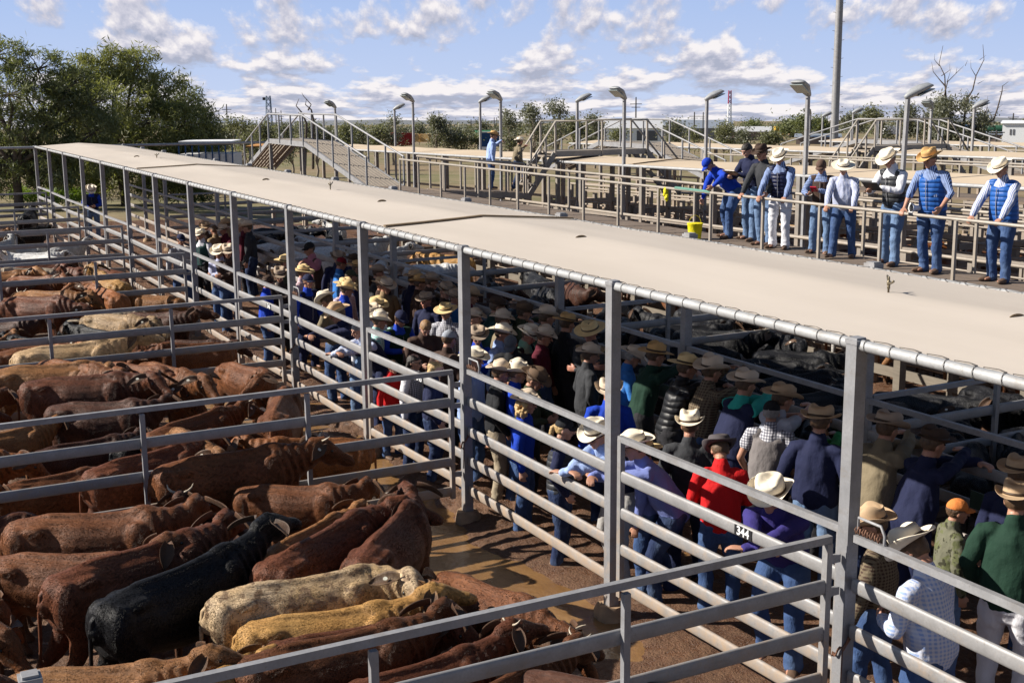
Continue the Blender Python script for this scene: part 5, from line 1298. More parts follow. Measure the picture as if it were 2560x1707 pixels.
# staff on the catwalk
CG='auction staff along the catwalk'
def cat(x,y,pose,face,label,shirt,trou,hat,yr=8.14,**kw):
    return put(z7,x,y,pose,face,label,shirt,trou,hat,snap=yr,z=WZ,group=CG,**kw)
bk=cat(163,545,'bucket',-100,'person in royal blue shirt and cap bending over the handrail above a yellow bucket',cc('royal'),jeans('d'),('cap',CC['royal']),yr=8.32,sleeve=.95)
sb=cat(440,436,'cat3',-85,'bareheaded dark haired person in a navy jacket writing on a clipboard',cc('navy'),jeans('l'),None,hair='hair_d',yr=8.45,skin=1,boots='leather')
cat(545,438,'cat1',-95,'person in a dark brown hat and open slate jacket on the catwalk',cc('white'),jeans('l'),('wide','dbrown'),vest=None,boots='leather') if False else cat(545,438,'cat4',-80,'person in a dark brown hat and open slate jacket on the catwalk',cc('charcoal'),jeans('l'),('wide','dbrown'),yr=8.22)
cat(665,467,'cat1',-62,'person in a beige hat, navy puffer vest and off-white trousers',cc('lblue','stripe','navy'),jeans('w'),('wide','cream'),vest=cc('navy','quilt'),yr=8.14)
sm=cat(950,543,'cat3',-60,'person in a brown cap, sunglasses and brown leather vest holding a red notebook',cc('lblue','check','navy'),jeans('l'),('cap',(.10,.06,.045)),vest=cc('brown'),glasses=True,yr=8.22,sc=None)
cat(1105,536,'cat2',-62,'stout person in a straw cream hat and striped blue shirt leaning on the handrail',cc('white','stripe','vblue'),jeans('d'),('flat','cream'),fat=1.18,yr=8.16)
st=cat(1395,473,'cat3',-85,'person in a cream hat and charcoal vest reading a black tablet',cc('white'),jeans('l'),('wide','cream'),vest=cc('charcoal','quilt'),yr=8.24)
sh=cat(1682,462,'cat4',-78,'tall person in a tan straw hat and bright blue puffer vest',cc('lblue','stripe','navy'),jeans('d'),('wide','dstraw'),vest=cc('vblue','quilt'),sleeve=.8,fat=1.05,yr=8.14)
si=cat(2155,530,'cat1',-85,'person in a cream hat and blue puffer vest standing alone at the right end',cc('white','stripe','vblue'),jeans('d'),('wide','cream'),vest=cc('vblue','quilt'),fat=1.1,yr=8.24)
def hpos(r,pose,s_,which):
    P=POSES[pose]; w=P.Lw if which=='L' else P.Rw
    bpy.context.view_layer.update(); return r.matrix_world@Vector(w)
def held(r,pose,name,label,cat_,build,which='L',off=(0,0,0),rz=None):
    P=POSES[pose]; w=np.array(P.Lw if which=='L' else P.Rw)+np.array(off)
    bpy.context.view_layer.update(); p=r.matrix_world@Vector(w)
    t=thing(name,label,cat_,p,r.rotation_euler[2] if rz is None else rz); build(t); return t
def b_tablet(t):
    m_=MB(); m_.box((0,0,0),(.20,.30,.012),ax=((.75,0,.66),(0,1,0),(-.66,0,.75))); m_.build('case',M['black'],t)
held(st,'cat3','tablet','black tablet computer held open by the charcoal vested person','tablet',b_tablet,'L',(.07,-.10,.02))
def b_clip(t):
    m_=MB(); m_.box((0,0,0),(.22,.32,.008),ax=((.9,0,.43),(0,1,0),(-.43,0,.9))); m_.build('board',M['strap'],t)
    m_=MB(); m_.box((-.01,0,.012),(.18,.24,.004),ax=((.9,0,.43),(0,1,0),(-.43,0,.9))); m_.build('paper',M['white'],t)
held(sb,'cat3','clipboard','brown clipboard held by the bareheaded person on the catwalk','clipboard',b_clip,'L',(.06,-.10,.02))
def b_note(t):
    m_=MB(); m_.box((0,0,0),(.13,.10,.02),ax=((.8,0,.6),(0,1,0),(-.6,0,.8))); m_.build('cover',cloth((.35,.01,.03)),t)
held(sm,'cat3','notebook','small dark red notebook held by the brown vested person','notebook',b_note,'L',(.07,-.08,.03))
def b_cup(t):
    m_=MB(); m_.chain([(0,0,-.05),(0,0,.055)],[.026,.036],14,flat=True); m_.build('cup',M['white'],t,True)
    m_=MB(); m_.chain([(0,0,.055),(0,0,.066)],[.038,.034],14,flat=True); m_.build('lid',M['black'],t,True)
held(cof,'hold','coffee_cup','white takeaway cup with dark lid held by the bright blue shirted person','cup',b_cup,'R',(.08,.03,.04))
p=at(*z7(158,1070),WZ)
t=thing('bucket','bright yellow plastic bucket with wire handle on the catwalk','bucket',(p[0],7.72,WZ))
YEL=cloth((.72,.62,.01)); m_=MB(); n=20
m_.chain([(0,0,0),(0,0,.14),(0,0,.26),(0,0,.275),(0,0,.295)],[.115,.128,.138,.148,.148],20,flat=True); me=m_.mesh('pail'); smooth_angle(me,40); part('pail',me,YEL,t)
m_=MB(); m_.chain([(0,.14*math.cos(a),.27+.17*math.sin(a)) for a in np.linspace(0,math.pi,12)],[.004]*12,6); m_.build('handle',YEL,t,True)
p=atY(*z7(1600,865),7.95)
t=thing('loud_hailer','small white and black megaphone clipped at the tall blue vested person','megaphone',tuple(p),R(-110))
m_=MB(); m_.chain([(-.10,0,0),(.02,0,0),(.06,0,0),(.09,0,0)],[.035,.04,.06,.085],18,flat=True); me=m_.mesh('horn'); smooth_angle(me,40); part('horn_bell',me,M['white'],t)
m_=MB(); m_.chain([(.085,0,0),(.093,0,0)],[.062,.058],18,flat=True); m_.build('grille',M['black'],t)
# vest emblems, blurred small lettering on the two blue vests is left as stitched marks
# the two on the cross walk
YW=lambda x,y:at(*z8(x,y),WZ)
f1=atX(*z8(985,742),-26.9); f2=atX(*z8(1172,742),-26.9)
w1=put(z8,1030,348,'onerail',70,'person in a pale blue shirt and brown straw hat on the distant cross walk',cc('lblue'),jeans('d'),('wide','dstraw'),snap=float(f1[1]),z=float(f1[2]),group='pair on the distant cross walk')
w2=put(z8,1205,390,'step',85,'person in a khaki jacket and cream hat climbing the distant steps',cc('khaki'),jeans('k'),('wide','cream'),snap=float(f2[1]),z=float(f2[2]),group='pair on the distant cross walk')
# ------------------------------------------------------------------ the repeated yards beyond
def GB(x,y): return gz(x,y)+.13
for kq in (1,2,3):
    Y=12.9*kq; nm=('second','third','fourth')[kq-1]
    xa,xb=((-47.6,4) if kq==1 else (-47.6,2) if kq==2 else (-44,2)); xm=(xa+xb)/2
    za,zb=GB(xa,Y+1.5),GB(xb,Y+1.5)
    # straight canopy that follows the fall of the ground
    canopy('shade_canopy','%s shade cloth canopy back from the sale lane, beyond the catwalk'%nm,xa,xb,Y,Y+3.1,3.32,3.42,3.26,M['cloth_far'],dz0=za,dz1=zb,lace=False,seam=(-22.5,) if kq==1 else ())
    n_=int((xb-xa)/3.178)+1; 
    for side,yy in (('near',Y-.0),('far',Y+3.1)):
        if side=='far' and kq==3: continue
        for i in range(n_):
            x=xb-.5-3.178*i
            if x<xa: break
            z=gz(x,yy); zt=za+(zb-za)*(x-xa)/(xb-xa)+3.28
            key=('lp',)
            r=thing('steel_post','weathered post, %s from the right under the %s side of the %s canopy'%(ORD[i],side,nm),'post',(x,yy,z),0,'posts of the %s canopy'%nm)
            m_=MB(); m_.box((0,0,(zt-z)/2),(.12,.12,zt-z)); part('shaft',m_.mesh('shaft'),M['galvo'],r)
    # fences along both sides of that lane
    for side,yy in (('near',Y-.02),('far',Y+3.12)):
        for a,b in ((-46,-34.5),(-34,-23),(-22.5,-11.5),(-11,0)):
            if kq==3: continue
            ga,gb=gz(a,yy),gz(b,yy); c=(a+b)/2; L=(b-a)/2; sl=math.atan2(gb-ga,b-a)
            r=thing('rail_fence','rail fence, %s side of the %s canopy, %s'%(side,nm,{-46:'left end stretch',-34:'left middle stretch',-22.5:'right middle stretch',-11:'right end stretch'}[a]),'fence',(c,yy,(ga+gb)/2)); r.rotation_euler=(0,-sl,0)
            for z in (.42,.8,1.15,1.5,1.86):
                m_=MB(); m_.box((0,0,z),(2*L,.05,.085)); m_.build('rail',M['galvo'] ,r)
            for u in np.arange(-L,L,1.6):
                m_=MB(); m_.box((u,.06,.95),(.06,.06,1.9)); m_.build('upright',M['galvo'],r)
PUB=[-30.5,-26,-21,-16.5,-12,-7.5,-3.2]
for i,x in enumerate(PUB):
    wood_fence((x,9.3),(x,12.7),'old timber yard fence running back from the catwalk, %s from the left'%ORD[i],n=4,h=1.7)
wood_fence((-30,9.25),(3,9.25),'low timber rail directly behind the catwalk',n=2,h=1.0,sp=4.2)
def pipe_fence(a,b,label,h=2.15,n=4,r_=.035,sp=2.6):
    a=np.array(a,float);b=np.array(b,float); za,zb=gz(*a),gz(*b); r=thing('pipe_fence',label,'fence',(a[0],a[1],za)); d=np.array([b[0]-a[0],b[1]-a[1],zb-za])
    for i in range(n):
        z=h*(i+1)/n; m_=MB(); m_.chain([(0,0,z),tuple(d+np.array([0,0,z]))],[r_]*2,8,flat=True); m_.build('rail',M['hand'],r,True)
    k=int(np.linalg.norm(d)/sp)
    for i in range(k+1):
        q=d*i/k; m_=MB(); m_.box((q[0],q[1]+.07,q[2]+h/2),(.10,.10,h)); m_.build('post',M['galvo'],r)
pipe_fence((-28,11.0),(2,11.0),'tall pipe fence through the yard just beyond the catwalk',h=2.2,n=4)
for i,(yy,a_,b_) in enumerate([(10.1,-27,2),(12.3,-30,2),(16.9,-34,0),(18.7,-35,0),(22.6,-38,0),(24.7,-38,0)]):
    pipe_fence((a_,yy),(b_,yy),'thin pipe fence crossing the far yards, %s behind the catwalk'%ORD[i],h=[1.7,1.8,1.7,1.9,1.8,1.9][i],n=5,r_=.022,sp=1.9)
pipe_fence((-34,17.8),(0,17.8),'pipe fence behind the second canopy',h=2.2,n=4)
pipe_fence((-36,19.6),(0,19.6),'pipe fence before the distant catwalk',h=1.9,n=3)
pipe_fence((-38,23.6),(0,23.6),'pipe fence in front of the third canopy',h=2.0,n=4)
for i,x in enumerate([-33,-27.5,-23,-18.5,-14,-9]):
    wood_fence((x,16.3),(x,20.3),'timber divider in the yard behind the second canopy, %s from the left'%ORD[i],n=4,h=1.75,mat='galvo')
# distant catwalks
for kq,(xa,xb) in ((1,(-29.5,2)),(2,(-27.5,2))):
    Y=8.3+12.9*kq; za,zb=GB(xa,Y)+WZ,GB(xb,Y)+WZ; xm=(xa+xb)/2
    r=thing('catwalk','distant timber catwalk behind the %s canopy'%('second','third')[kq-1],'walkway',(xm,Y,(za+zb)/2)); r.rotation_euler=(0,-math.atan2(zb-za,xb-xa),0); L=(xb-xa)/2
    m_=MB(); m_.box((0,0,-.03),(2*L,1.3,.06)); m_.build('deck',M['deck'],r)
    for x in np.arange(-L+1,L,4.2):
        m_=MB(); m_.box((x,-.45,-1.25),(.10,.10,2.4)); m_.box((x,0,-.12),(.09,.9,.12)); m_.box((x,.45,-1.25),(.10,.10,2.4)); m_.build('trestle',M['galvo'],r)
    for yy in (-.62,.62):
        m_=MB(); m_.chain([(-L,yy,.88),(L,yy,.88)],[.028]*2,8,flat=True); m_.build('handrail',M['hand'],r,True)
        for x in np.arange(-L,L,2.3):
            m_=MB(); m_.box((x,yy,.43),(.045,.045,.9)); m_.build('handrail_post',M['hand'],r)
# footbridges
def bridge(label,O,ax,l0,l1,l2,l3,zlow,zhigh,w=.9,zr=.9,steps=False,ground=-2.33,side_sl=0.0,treads=True):
    """O origin on the centre line, ax unit direction; ramps l0..l1 and l2..l3, platform l1..l2"""
    r=thing('footbridge',label,'footbridge',tuple(O)); ax=np.array([ax[0],ax[1],0.]); sd=np.array([-ax[1],ax[0],0.]); up=np.array([0,0,1.])
    P=lambda l,s,z: ax*l+sd*s+up*z
    m_=MB(); m_.box(P((l1+l2)/2,0,zhigh-.03),(l2-l1,w,.06),(ax,sd,up)); m_.build('platform',M['ladder'],r)
    for s in (-w/2,w/2):
        m_=MB(); m_.bar(P(l1,s,zhigh-.07),P(l2,s,zhigh-.07),.05,.17); m_.build('platform_beam',M['galvo'] if steps else M['galv'],r)
    for (a,za,b,zb) in ((l0,zlow,l1,zhigh),(l2,zhigh,l3,zlow)):
        for s in (-w/2,w/2):
            m_=MB(); m_.bar(P(a,s,za-.05),P(b,s,zb-.05),.05,.16); m_.build('stringer',M['galvo'] if steps else M['galv'],r)
        if steps:
            n=5
            for i in range(n):
                t=(i+.5)/n; m_=MB(); m_.box(P(a+(b-a)*t,0,za+(zb-za)*t),(.26,w,.05),(ax,sd,up)); m_.build('tread',M['ladder'],r)
        else:
            n=9
            for i in range(n):
                s=-w/2+w*(i+.5)/n; m_=MB(); m_.bar(P(a,s,za),P(b,s,zb),w/n*.72,.035); m_.build('ramp_board',M['ladder'],r)
    m=M['hand'] if steps else M['galv']
    for s in (-w/2-.03,w/2+.03):
        pts=[P(l0,s,zlow+zr),P(l1,s,zhigh+zr),P(l2,s,zhigh+zr),P(l3,s,zlow+zr)]
        m_=MB(); m_.chain(pts,[.032]*4,8); m_.build('handrail',m,r,True)
        ls=list(np.linspace(l0,l1,4))+list(np.linspace(l1,l2,3 if l2-l1<3.5 else 4))[1:]+list(np.linspace(l2,l3,5 if not steps else 3))[1:]
        for l in ls:
            z=zlow+(zhigh-zlow)*((l-l0)/(l1-l0)) if l<l1 else (zhigh if l<=l2 else zhigh+(zlow-zhigh)*(l-l2)/(l3-l2))
            m_=MB(); m_.box(P(l,s,z+zr/2-.06),(.05,.05,zr+.1)); m_.build('baluster',m,r)
    for l in ((l1+.1,l2-.1) if not steps else (l1+.1,l2-.1)):
        for s in (-w/2,w/2):
            m_=MB(); m_.box(P(l,s,(zhigh+ground)/2-.1),(.11,.11,zhigh-ground-.2)); m_.build('leg',M['galvo'],r)
    return r
bridge('galvanised footbridge with long ramps at the far left end of the catwalk',(-36.4,8.3,WZ-.07),(1,0),-5.3,-2.1,1.75,7.5,0.0,1.18,w=1.15)
g2=GB(-34.9,21.2)+WZ
bridge('distant grey footbridge with ramps standing over the middle of the yards',(-34.9,21.2,g2),(1,0),-6.0,-1.6,1.55,6.6,-.1,1.18,w=1.15)
g3=GB(-33.8,34.1)+WZ
bridge('farthest grey footbridge with ramps behind the hat wearers at the right',(-33.8,34.1,g3),(1,0),-7,-1.9,1.6,7.0,-.1,1.15,w=1.15)
gy=GB(-26.9,14.4)+2.35
bridge('dark pipe footbridge with steep steps over the second canopy near the cross walk',(-26.9,14.4,gy),(0,1),-2.6,-1.6,1.7,3.0,-.25,1.12,w=.85,steps=True)
gy=GB(-26.9,27.3)+2.35
bridge('dark pipe footbridge with steep steps over the third canopy at the right',(-26.9,27.3,gy),(0,1),-2.9,-1.7,1.8,3.1,-.3,1.12,w=.85,steps=True)
# cross walk
r=thing('cross_walk','narrow dark walkway joining the catwalk to the steps where two people stand','walkway',(-26.9,10.4,0))
m_=MB(); m_.bar((0,-1.4,2.26),(0,1.5,2.05),.95,.07); m_.build('deck',M['deck'],r)
for s in(-.5,.5):
    m_=MB(); m_.bar((s,-1.4,2.2),(s,1.5,1.99),.05,.16); m_.build('beam',M['galvo'],r)
    m_=MB(); m_.chain([(s,-1.4,3.16),(s,1.3,2.97)],[.035]*2,8); m_.build('handrail',M['hand'],r,True)
    for yy in (-1.3,-.3,.7,1.3):
        m_=MB(); m_.box((s,yy,2.62-.07*yy),(.05,.05,.9)); m_.build('baluster',M['hand'],r)
# ------------------------------------------------------------------ floodlights
def flood(px,pb,Y,htop,dirx,label,sc=1.0,lean=0,z0=None):
    b=atY(px[0],px[1],Y) if Y else None; t=atY(pb[0],pb[1],Y)
    x0=t[0] if not lean else b[0]
    z=gz(x0,Y); r=thing('floodlight_pole',label,'floodlight',(x0,Y,z),0,'floodlight poles over the yards'); H=t[2]-z
    m_=MB(); m_.bar((0,0,0),(t[0]-x0,0,H),.075,.075,up=(0,1,0)); m_.build('pole',M['galv'],r)
    c=np.array([t[0]-x0,0,H]); rr_=np.array([.47,.88,0.]); ff_=np.array([-.88,.47,0.]); f=nrm(-rr_-ff_*.9 if dirx<0 else rr_+ff_*.15); l=np.array([-f[1],f[0],0]); u=np.array([0,0,1.])
    tl=.42 if dirx>0 else .55; ff=f*math.cos(tl)+u*math.sin(tl); uu=-f*math.sin(tl)+u*math.cos(tl)
    c=c+np.array([0,0,.03])
    m_=MB(); m_.chain([c-ff*.02,c+ff*.12+uu*.02,c+ff*.26+uu*.03,c+ff*.46+uu*.02,c+ff*.50],[(.07,.06),(.12,.09),(.19,.09),(.195,.06),(.18,.03)],14,side=l); m_.build('lamp_head',M['lampg'],r,True)
    m_=MB(); m_.box(c+ff*.33-uu*.070,(.34,.34,.02),(ff,l,uu)); m_.build('lens',GLASS,r)
    m_=MB(); m_.bar(c-u*.06,c+ff*.12,.05,.03); m_.build('bracket',M['galvo'],r)
M['lampg']=m_plain('lamp_grey',(.26,.27,.28,1),.5)
GLASS=m_plain('lamp_glass',(.22,.25,.24,1),.12)
FL=[(z8(475,455),z8(470,150),12.9,-1,'second floodlight from the left, head turned left'),(z8(350,430),z8(345,205),16,1,'short looking floodlight, first from the left beside a thin tree'),
(z8(935,435),z8(930,155),16,1,'floodlight directly left of the straw hatted cross walk person'),(z8(1078,490),z8(1070,140),12.9,-1,'floodlight directly right of the straw hatted cross walk person'),
(z8(1590,470),z8(1595,150),16,1,'floodlight standing behind the dark pipe footbridge'),(z8(1910,545),z8(1917,130),12.9,-1,'floodlight with square lamp facing left over the middle of the yards'),
(z7(178,515),z7(182,135),16,1,'floodlight above the bending person, head to the right'),(z7(845,610),z7(865,105),12.9,-1,'floodlight with large square lamp right of the puffer vest person'),
((560+1310*.2126,240+520*.2126),(560+1305*.2126,240+140*.2126),12.9,-1,'small floodlight behind the left footbridge')]
for b,t,Y,d,l in FL: flood(b,t,Y,0,d,l)
flood(z7(1490,585),z7(1540,120),12.9,0,1,'leaning floodlight above the charcoal vested person',lean=1)
for i,(q,tp,Y,d) in enumerate([(z7(880,440),z7(880,230),38.7,-1),(z7(960,435),z7(965,250),41.8,1),(z7(1170,430),z7(1172,225),38.7,1),(z7(1700,460),z7(1700,195),28.9,-1),(z7(1980,460),z7(1990,190),28.9,1)]):
    flood(q,tp,Y,0,d,'distant floodlight behind the far yards, %s from the left'%ORD[i])
# ------------------------------------------------------------------ trees
def leafcloud(name,C,sig,per,size,rng,droop=.8,aspect=5.0):
    """C (n,3) clump centres, sig (n,) spread; returns a mesh of leaf quads"""
    n=len(C)*per; P=np.repeat(C,per,0)+rng.normal(0,1,(n,3))*np.repeat(sig,per)[:,None]*np.array([1,1,.75])
    d=rng.normal(0,1,(n,3)); d[:,2]=d[:,2]*.6-droop; d/=np.linalg.norm(d,axis=1)[:,None]
    s=np.cross(d,rng.normal(0,1,(n,3))); s/=np.linalg.norm(s,axis=1)[:,None]
    L=size*rng.uniform(.6,1.4,n)[:,None]; w=L/aspect
    V=np.stack([P-d*L*.5,P+s*w*.5,P+d*L*.5,P-s*w*.5],1).reshape(-1,3)
    me=bpy.data.meshes.new(name); me.vertices.add(len(V)); me.vertices.foreach_set('co',V.ravel())
    me.loops.add(n*4); me.loops.foreach_set('vertex_index',np.arange(n*4,dtype=np.int32)); me.polygons.add(n)
    me.polygons.foreach_set('loop_start',np.arange(n,dtype=np.int32)*4); me.polygons.foreach_set('loop_total',np.full(n,4,np.int32)); me.update(calc_edges=True); return me
def limb(m_,a,b,r0,r1,rng,k=5,w=.12):
    a=np.asarray(a,float);b=np.asarray(b,float); L=np.linalg.norm(b-a); pts=[a+(b-a)*t+(rng.normal(0,1,3)*w*L*.25*math.sin(math.pi*t)) for t in np.linspace(0,1,k)]
    m_.chain(pts,list(np.linspace(r0,r1,k)),7); return pts
def tree(px,pbase,ptop,hw,D,label,seed,leaf='gum',bark='bark',lobes=None,per=34,clumps=10,size=.28,sig=.30,dens=1.0,kind='tree',group=None,droop=.8,trunk=.02,aspect=5,sparse=0,name='tree',thick=.85):
    """pixel column, base row, top row, half width in px, distance"""
    rng=np.random.default_rng(seed)
    b=atD(px,pbase,D); t=atD(px,ptop,D); z0=gz(b[0],b[1])-.1; H=t[2]-z0; hwm=hw/FPX*D
    r=thing(name,label,'tree',(b[0],b[1],z0),0,group)
    ray_=np.array([AF[0],AF[1],0]); ray_/=np.linalg.norm(ray_); rt=np.array([AR[0],AR[1],0]); rt/=np.linalg.norm(rt); up=np.array([0,0,1.])
    if lobes is None:
        lobes=[]; n=max(5,int(7*dens))
        for i in range(n):
            a=rng.uniform(0,2*math.pi); q=rng.uniform(.1,.66); zz=rng.uniform(.42,.82) if i>1 else .85
            lobes.append((math.cos(a)*q*(1.15-abs(zz-.6)),math.sin(a)*q,zz,rng.uniform(.20,.36),rng.uniform(.08,.14)))
    C=[];S=[]
    base=np.array([0,0,0.]); fork=up*H*.25+rt*hwm*rng.uniform(-.1,.1); m_=MB(); 
    tr=H*trunk; limb(m_,base-up*.2,fork,tr*1.3,tr,rng,4,.1)
    for (lx,ly,lz,lr,lh) in lobes:
        c=rt*lx*hwm+ray_*ly*hwm*thick+up*lz*H; a_=lr*hwm; h_=lh*H
        pts=limb(m_,fork,c,tr*.75,tr*.22,rng,5,.25)
        nc=max(4,int(clumps*dens))
        for i in range(nc):
            v=rng.normal(0,1,3); v/=np.linalg.norm(v); q=rng.uniform(.45,1.0)**.6
            p=c+(rt*v[0]*a_+ray_*v[1]*a_+up*v[2]*h_)*q; C.append(p); S.append(sig*rng.uniform(.6,1.3))
            if i%3==0: limb(m_,c,p,tr*.2,tr*.06,rng,3,.2)
    m_.build('trunk',M[bark],r,True)
    me=leafcloud('crown',np.array(C),np.array(S),per,size,rng,droop,aspect); part('crown',me,M[leaf],r)
    return r
# the three big trees on the left : lobes traced from their outline
def L_(*a): return list(a)
tree(30*K+10,478,84,215,66,'big loose crowned tree at the left edge of the photo',1,leaf='leaf2',lobes=[(-.7,0,.86,.34,.12),(-.1,0,.88,.30,.11),(.30,.1,.80,.30,.12),(-.6,-.3,.70,.36,.13),(.1,-.3,.66,.36,.13),(.42,.2,.60,.26,.12),(-.3,.4,.56,.36,.12),(-.75,0,.50,.3,.12),(.25,-.2,.46,.3,.12),(-.1,.3,.36,.3,.10),(.5,0,.36,.2,.10),(-.5,0,.3,.3,.1),(-.9,.2,.35,.3,.12),(.0,0,.22,.3,.1),(.4,0,.22,.3,.1),(-.5,.3,.15,.4,.1),(.62,.1,.70,.26,.12),(.80,.2,.60,.26,.13),(.85,.1,.45,.28,.13),(.8,.2,.3,.3,.12)],per=54,clumps=34,size=.30,sig=.24,trunk=.022,aspect=6)
tree(285*K,478,104,215,70,'largest dense drooping tree left of the footbridge',2,leaf='leaf',lobes=[(-.05,0,.86,.34,.12),(.22,0,.84,.28,.12),(-.32,0,.78,.30,.14),(.50,.1,.68,.28,.13),(.05,-.4,.66,.42,.15),(-.45,-.3,.60,.34,.14),(.42,-.4,.52,.34,.14),(.72,0,.50,.26,.13),(-.05,.2,.48,.45,.15),(-.62,.2,.44,.34,.14),(.15,-.3,.36,.45,.14),(.62,0,.34,.34,.13),(-.3,0,.28,.42,.12),(.35,0,.22,.42,.12),(.8,0,.28,.22,.11),(-.7,0,.24,.3,.12),(0,0,.14,.5,.1),(-.5,.3,.12,.4,.1),(.5,.3,.12,.4,.1),(.0,.5,.6,.5,.2)],per=62,clumps=42,size=.30,sig=.25,trunk=.02,aspect=6)
tree(445*K,478,208,88,72,'darker lower tree at the right shoulder of the largest tree',3,leaf='leaf2',lobes=[(0,0,.84,.34,.14),(.4,0,.70,.36,.15),(-.4,0,.66,.4,.16),(0,-.3,.52,.45,.16),(.55,0,.46,.36,.16),(-.3,.2,.36,.5,.16),(.3,.2,.26,.5,.14),(-.6,0,.24,.4,.12),(0,0,.12,.6,.1)],per=54,clumps=28,size=.30,sig=.24,trunk=.02,aspect=6)
# gum trees of the middle distance (src px: column, base, top, half width, distance)
G='gum trees beyond the yards'
TR=[(560,430,300,42,95,'gum2','pale bushy gum directly right of the dark shoulder tree'),(610,430,285,48,92,'gum','bright gum with a visible pale limb left of the footbridge'),(672,430,296,46,96,'gum','rounded gum behind the left ramp of the footbridge'),(730,425,306,44,110,'gum2','gum seen through the left footbridge railings'),(795,425,300,46,105,'gum2','thin gum behind the footbridge platform'),(862,420,312,40,115,'gum','gum right of the footbridge platform'),(905,415,318,32,125,'gum2','low gum behind the right ramp of the footbridge'),
(938,402,315,40,140,'gum','bushy gum at the foot of the first floodlight'),(983,398,283,17,140,'gum2','tall thin gum beside the first floodlight'),(1002,390,322,16,170,'gum2','small gum between the first two floodlights'),(1048,372,313,12,260,'gum2','tiny round gum right of the second floodlight'),(1090,400,288,26,150,'gum2','slender gum standing alone over the hay bales'),(1118,400,322,24,150,'gum2','low gum right of the slender one'),(1146,385,318,18,190,'gum2','small dark gum in the left middle distance'),(1175,395,336,40,150,'gum','grey scrub bush left of the cross walk people'),(1207,372,305,10,240,'gum2','tiny gum touching the third floodlight'),
(1272,412,276,36,110,'gum2','open crowned gum right of the fourth floodlight'),(1330,412,252,42,108,'gum2','tall layered gum behind the distant steps, left one'),(1395,412,244,44,106,'gum2','tall layered gum behind the distant steps, right one'),(1440,412,290,34,112,'gum','low olive gum right of the layered gums'),(1487,395,280,32,125,'gum2','gum showing dark clumps behind the fifth floodlight'),(1545,380,325,20,170,'gum','small bush in front of the white warehouse'),
(1672,385,300,40,130,'gum2','half bare gum behind the middle footbridge ramp'),(1735,372,325,22,180,'gum','bush between footbridge and red tower'),(1808,378,312,34,150,'gum','dark round gum under the red tipped tower'),(1864,375,322,17,160,'gum2','small gum in front of the long grey shed'),(1925,372,335,26,170,'gum','scrub bush right of the long grey shed'),
(1968,352,304,30,300,'leaf2','wide green trees far behind the yards, left clump'),(1890,345,306,50,330,'leaf2','wide green trees far behind the yards above the long shed'),(2010,355,294,26,260,'leaf2','tall green tree left of the tall mast'),(2045,352,300,26,280,'leaf2','green tree touching the tall mast'),
(2125,385,278,34,150,'gum2','dark gum right of the tall mast'),(2190,388,264,44,145,'gum','broad gum behind the right footbridge, left one'),(2250,388,262,40,150,'gum2','broad gum behind the right footbridge, right one'),(2320,380,280,34,150,'gum2','thin gum left of the half dead tree')]
for i,(px,b,t,hw,D,lf,lab) in enumerate(TR):
    H=(b-t)/FPX*D
    tree(px,b,t,hw,D,lab,20+i,leaf=lf,bark='palebark',per=42,clumps=13 if hw>25 else 8,dens=.85 if hw>25 else .7,size=.0021*D,sig=.0032*D,group=G,droop=.5,aspect=2.6,trunk=.018)
# half dead tree at the right
def dead(pb,pts,D,r_,lab,kind='dead_tree'):
    b=atD(pb[0],pb[1],D); z0=gz(b[0],b[1])-.1; r=thing(kind,lab,'tree',(b[0],b[1],z0)); m_=MB(); rng=np.random.default_rng(5)
    for q in pts:
        P=[atD(x,y,D)-np.array([b[0],b[1],z0]) for x,y in q]; P=[p+np.array([rng.normal(0,.15),rng.normal(0,.15),0]) for p in P]
        m_.chain(P,[r_*{2:.22,3:.3,4:.55}.get(len(P),1)*(1-.85*(i/(len(P)-1))**.8) for i in range(len(P))],6)
    m_.build('trunk',M['bark'],r,True); return r
dt=dead((2372,385),[[(2372,400),(2368,320),(2362,250),(2366,210),(2356,190),(2350,160),(2356,115)],[(2362,250),(2372,205),(2392,185),(2410,165)],[(2364,215),(2346,200),(2338,180),(2332,155)],[(2400,380),(2412,300),(2418,255),(2438,225),(2442,190),(2455,150),(2462,112)],[(2442,190),(2432,170),(2428,150)],[(2420,250),(2424,232),(2420,222)],[(2410,345),(2440,320),(2480,300),(2496,270),(2502,230),(2506,215),(2520,205)],[(2440,320),(2462,305),(2468,270),(2476,240)],[(2366,205),(2378,190),(2380,170)],[(2350,165),(2340,150),(2338,135)],[(2410,165),(2424,150)],[(2455,150),(2466,138)],[(2392,185),(2396,168)],[(2445,210),(2458,200)],[(2502,230),(2512,226)],[(2496,270),(2508,262)],[(2358,190),(2372,176),(2374,160)],[(2462,305),(2480,298)]],150,.15,'half dead tree with bare grey branches rising over the right footbridge')
rng=np.random.default_rng(77); b0=dt.location
C=[];S=[]
for (x,y,a,b_,n) in [(2362,270,24,30,60),(2350,300,26,26,50),(2395,330,40,26,70),(2416,262,10,22,16),(2455,300,20,26,26),(2345,340,40,26,60),(2440,345,36,20,40)]:
    for i in range(n):
        p=atD(x+rng.normal(0,a*.45),y+rng.normal(0,b_*.45),150+rng.normal(0,1.5)); C.append(p-np.array(b0)); S.append(.5)
part('crown',leafcloud('crown',np.array(C),np.array(S),34,.42,rng,.6,3.2),M['gum2'],dt)
dead((752,425),[[(770,420),(765,310),(752,282),(745,265),(738,248)],[(752,282),(742,290),(735,292)]],96,.12,'bare dead branch poking above the footbridge platform, left one')
dead((790,425),[[(790,420),(782,300),(776,275),(768,262),(757,250)],[(776,275),(772,262),(766,240),(760,232)]],100,.12,'bare dead branch above the footbridge platform, right one')
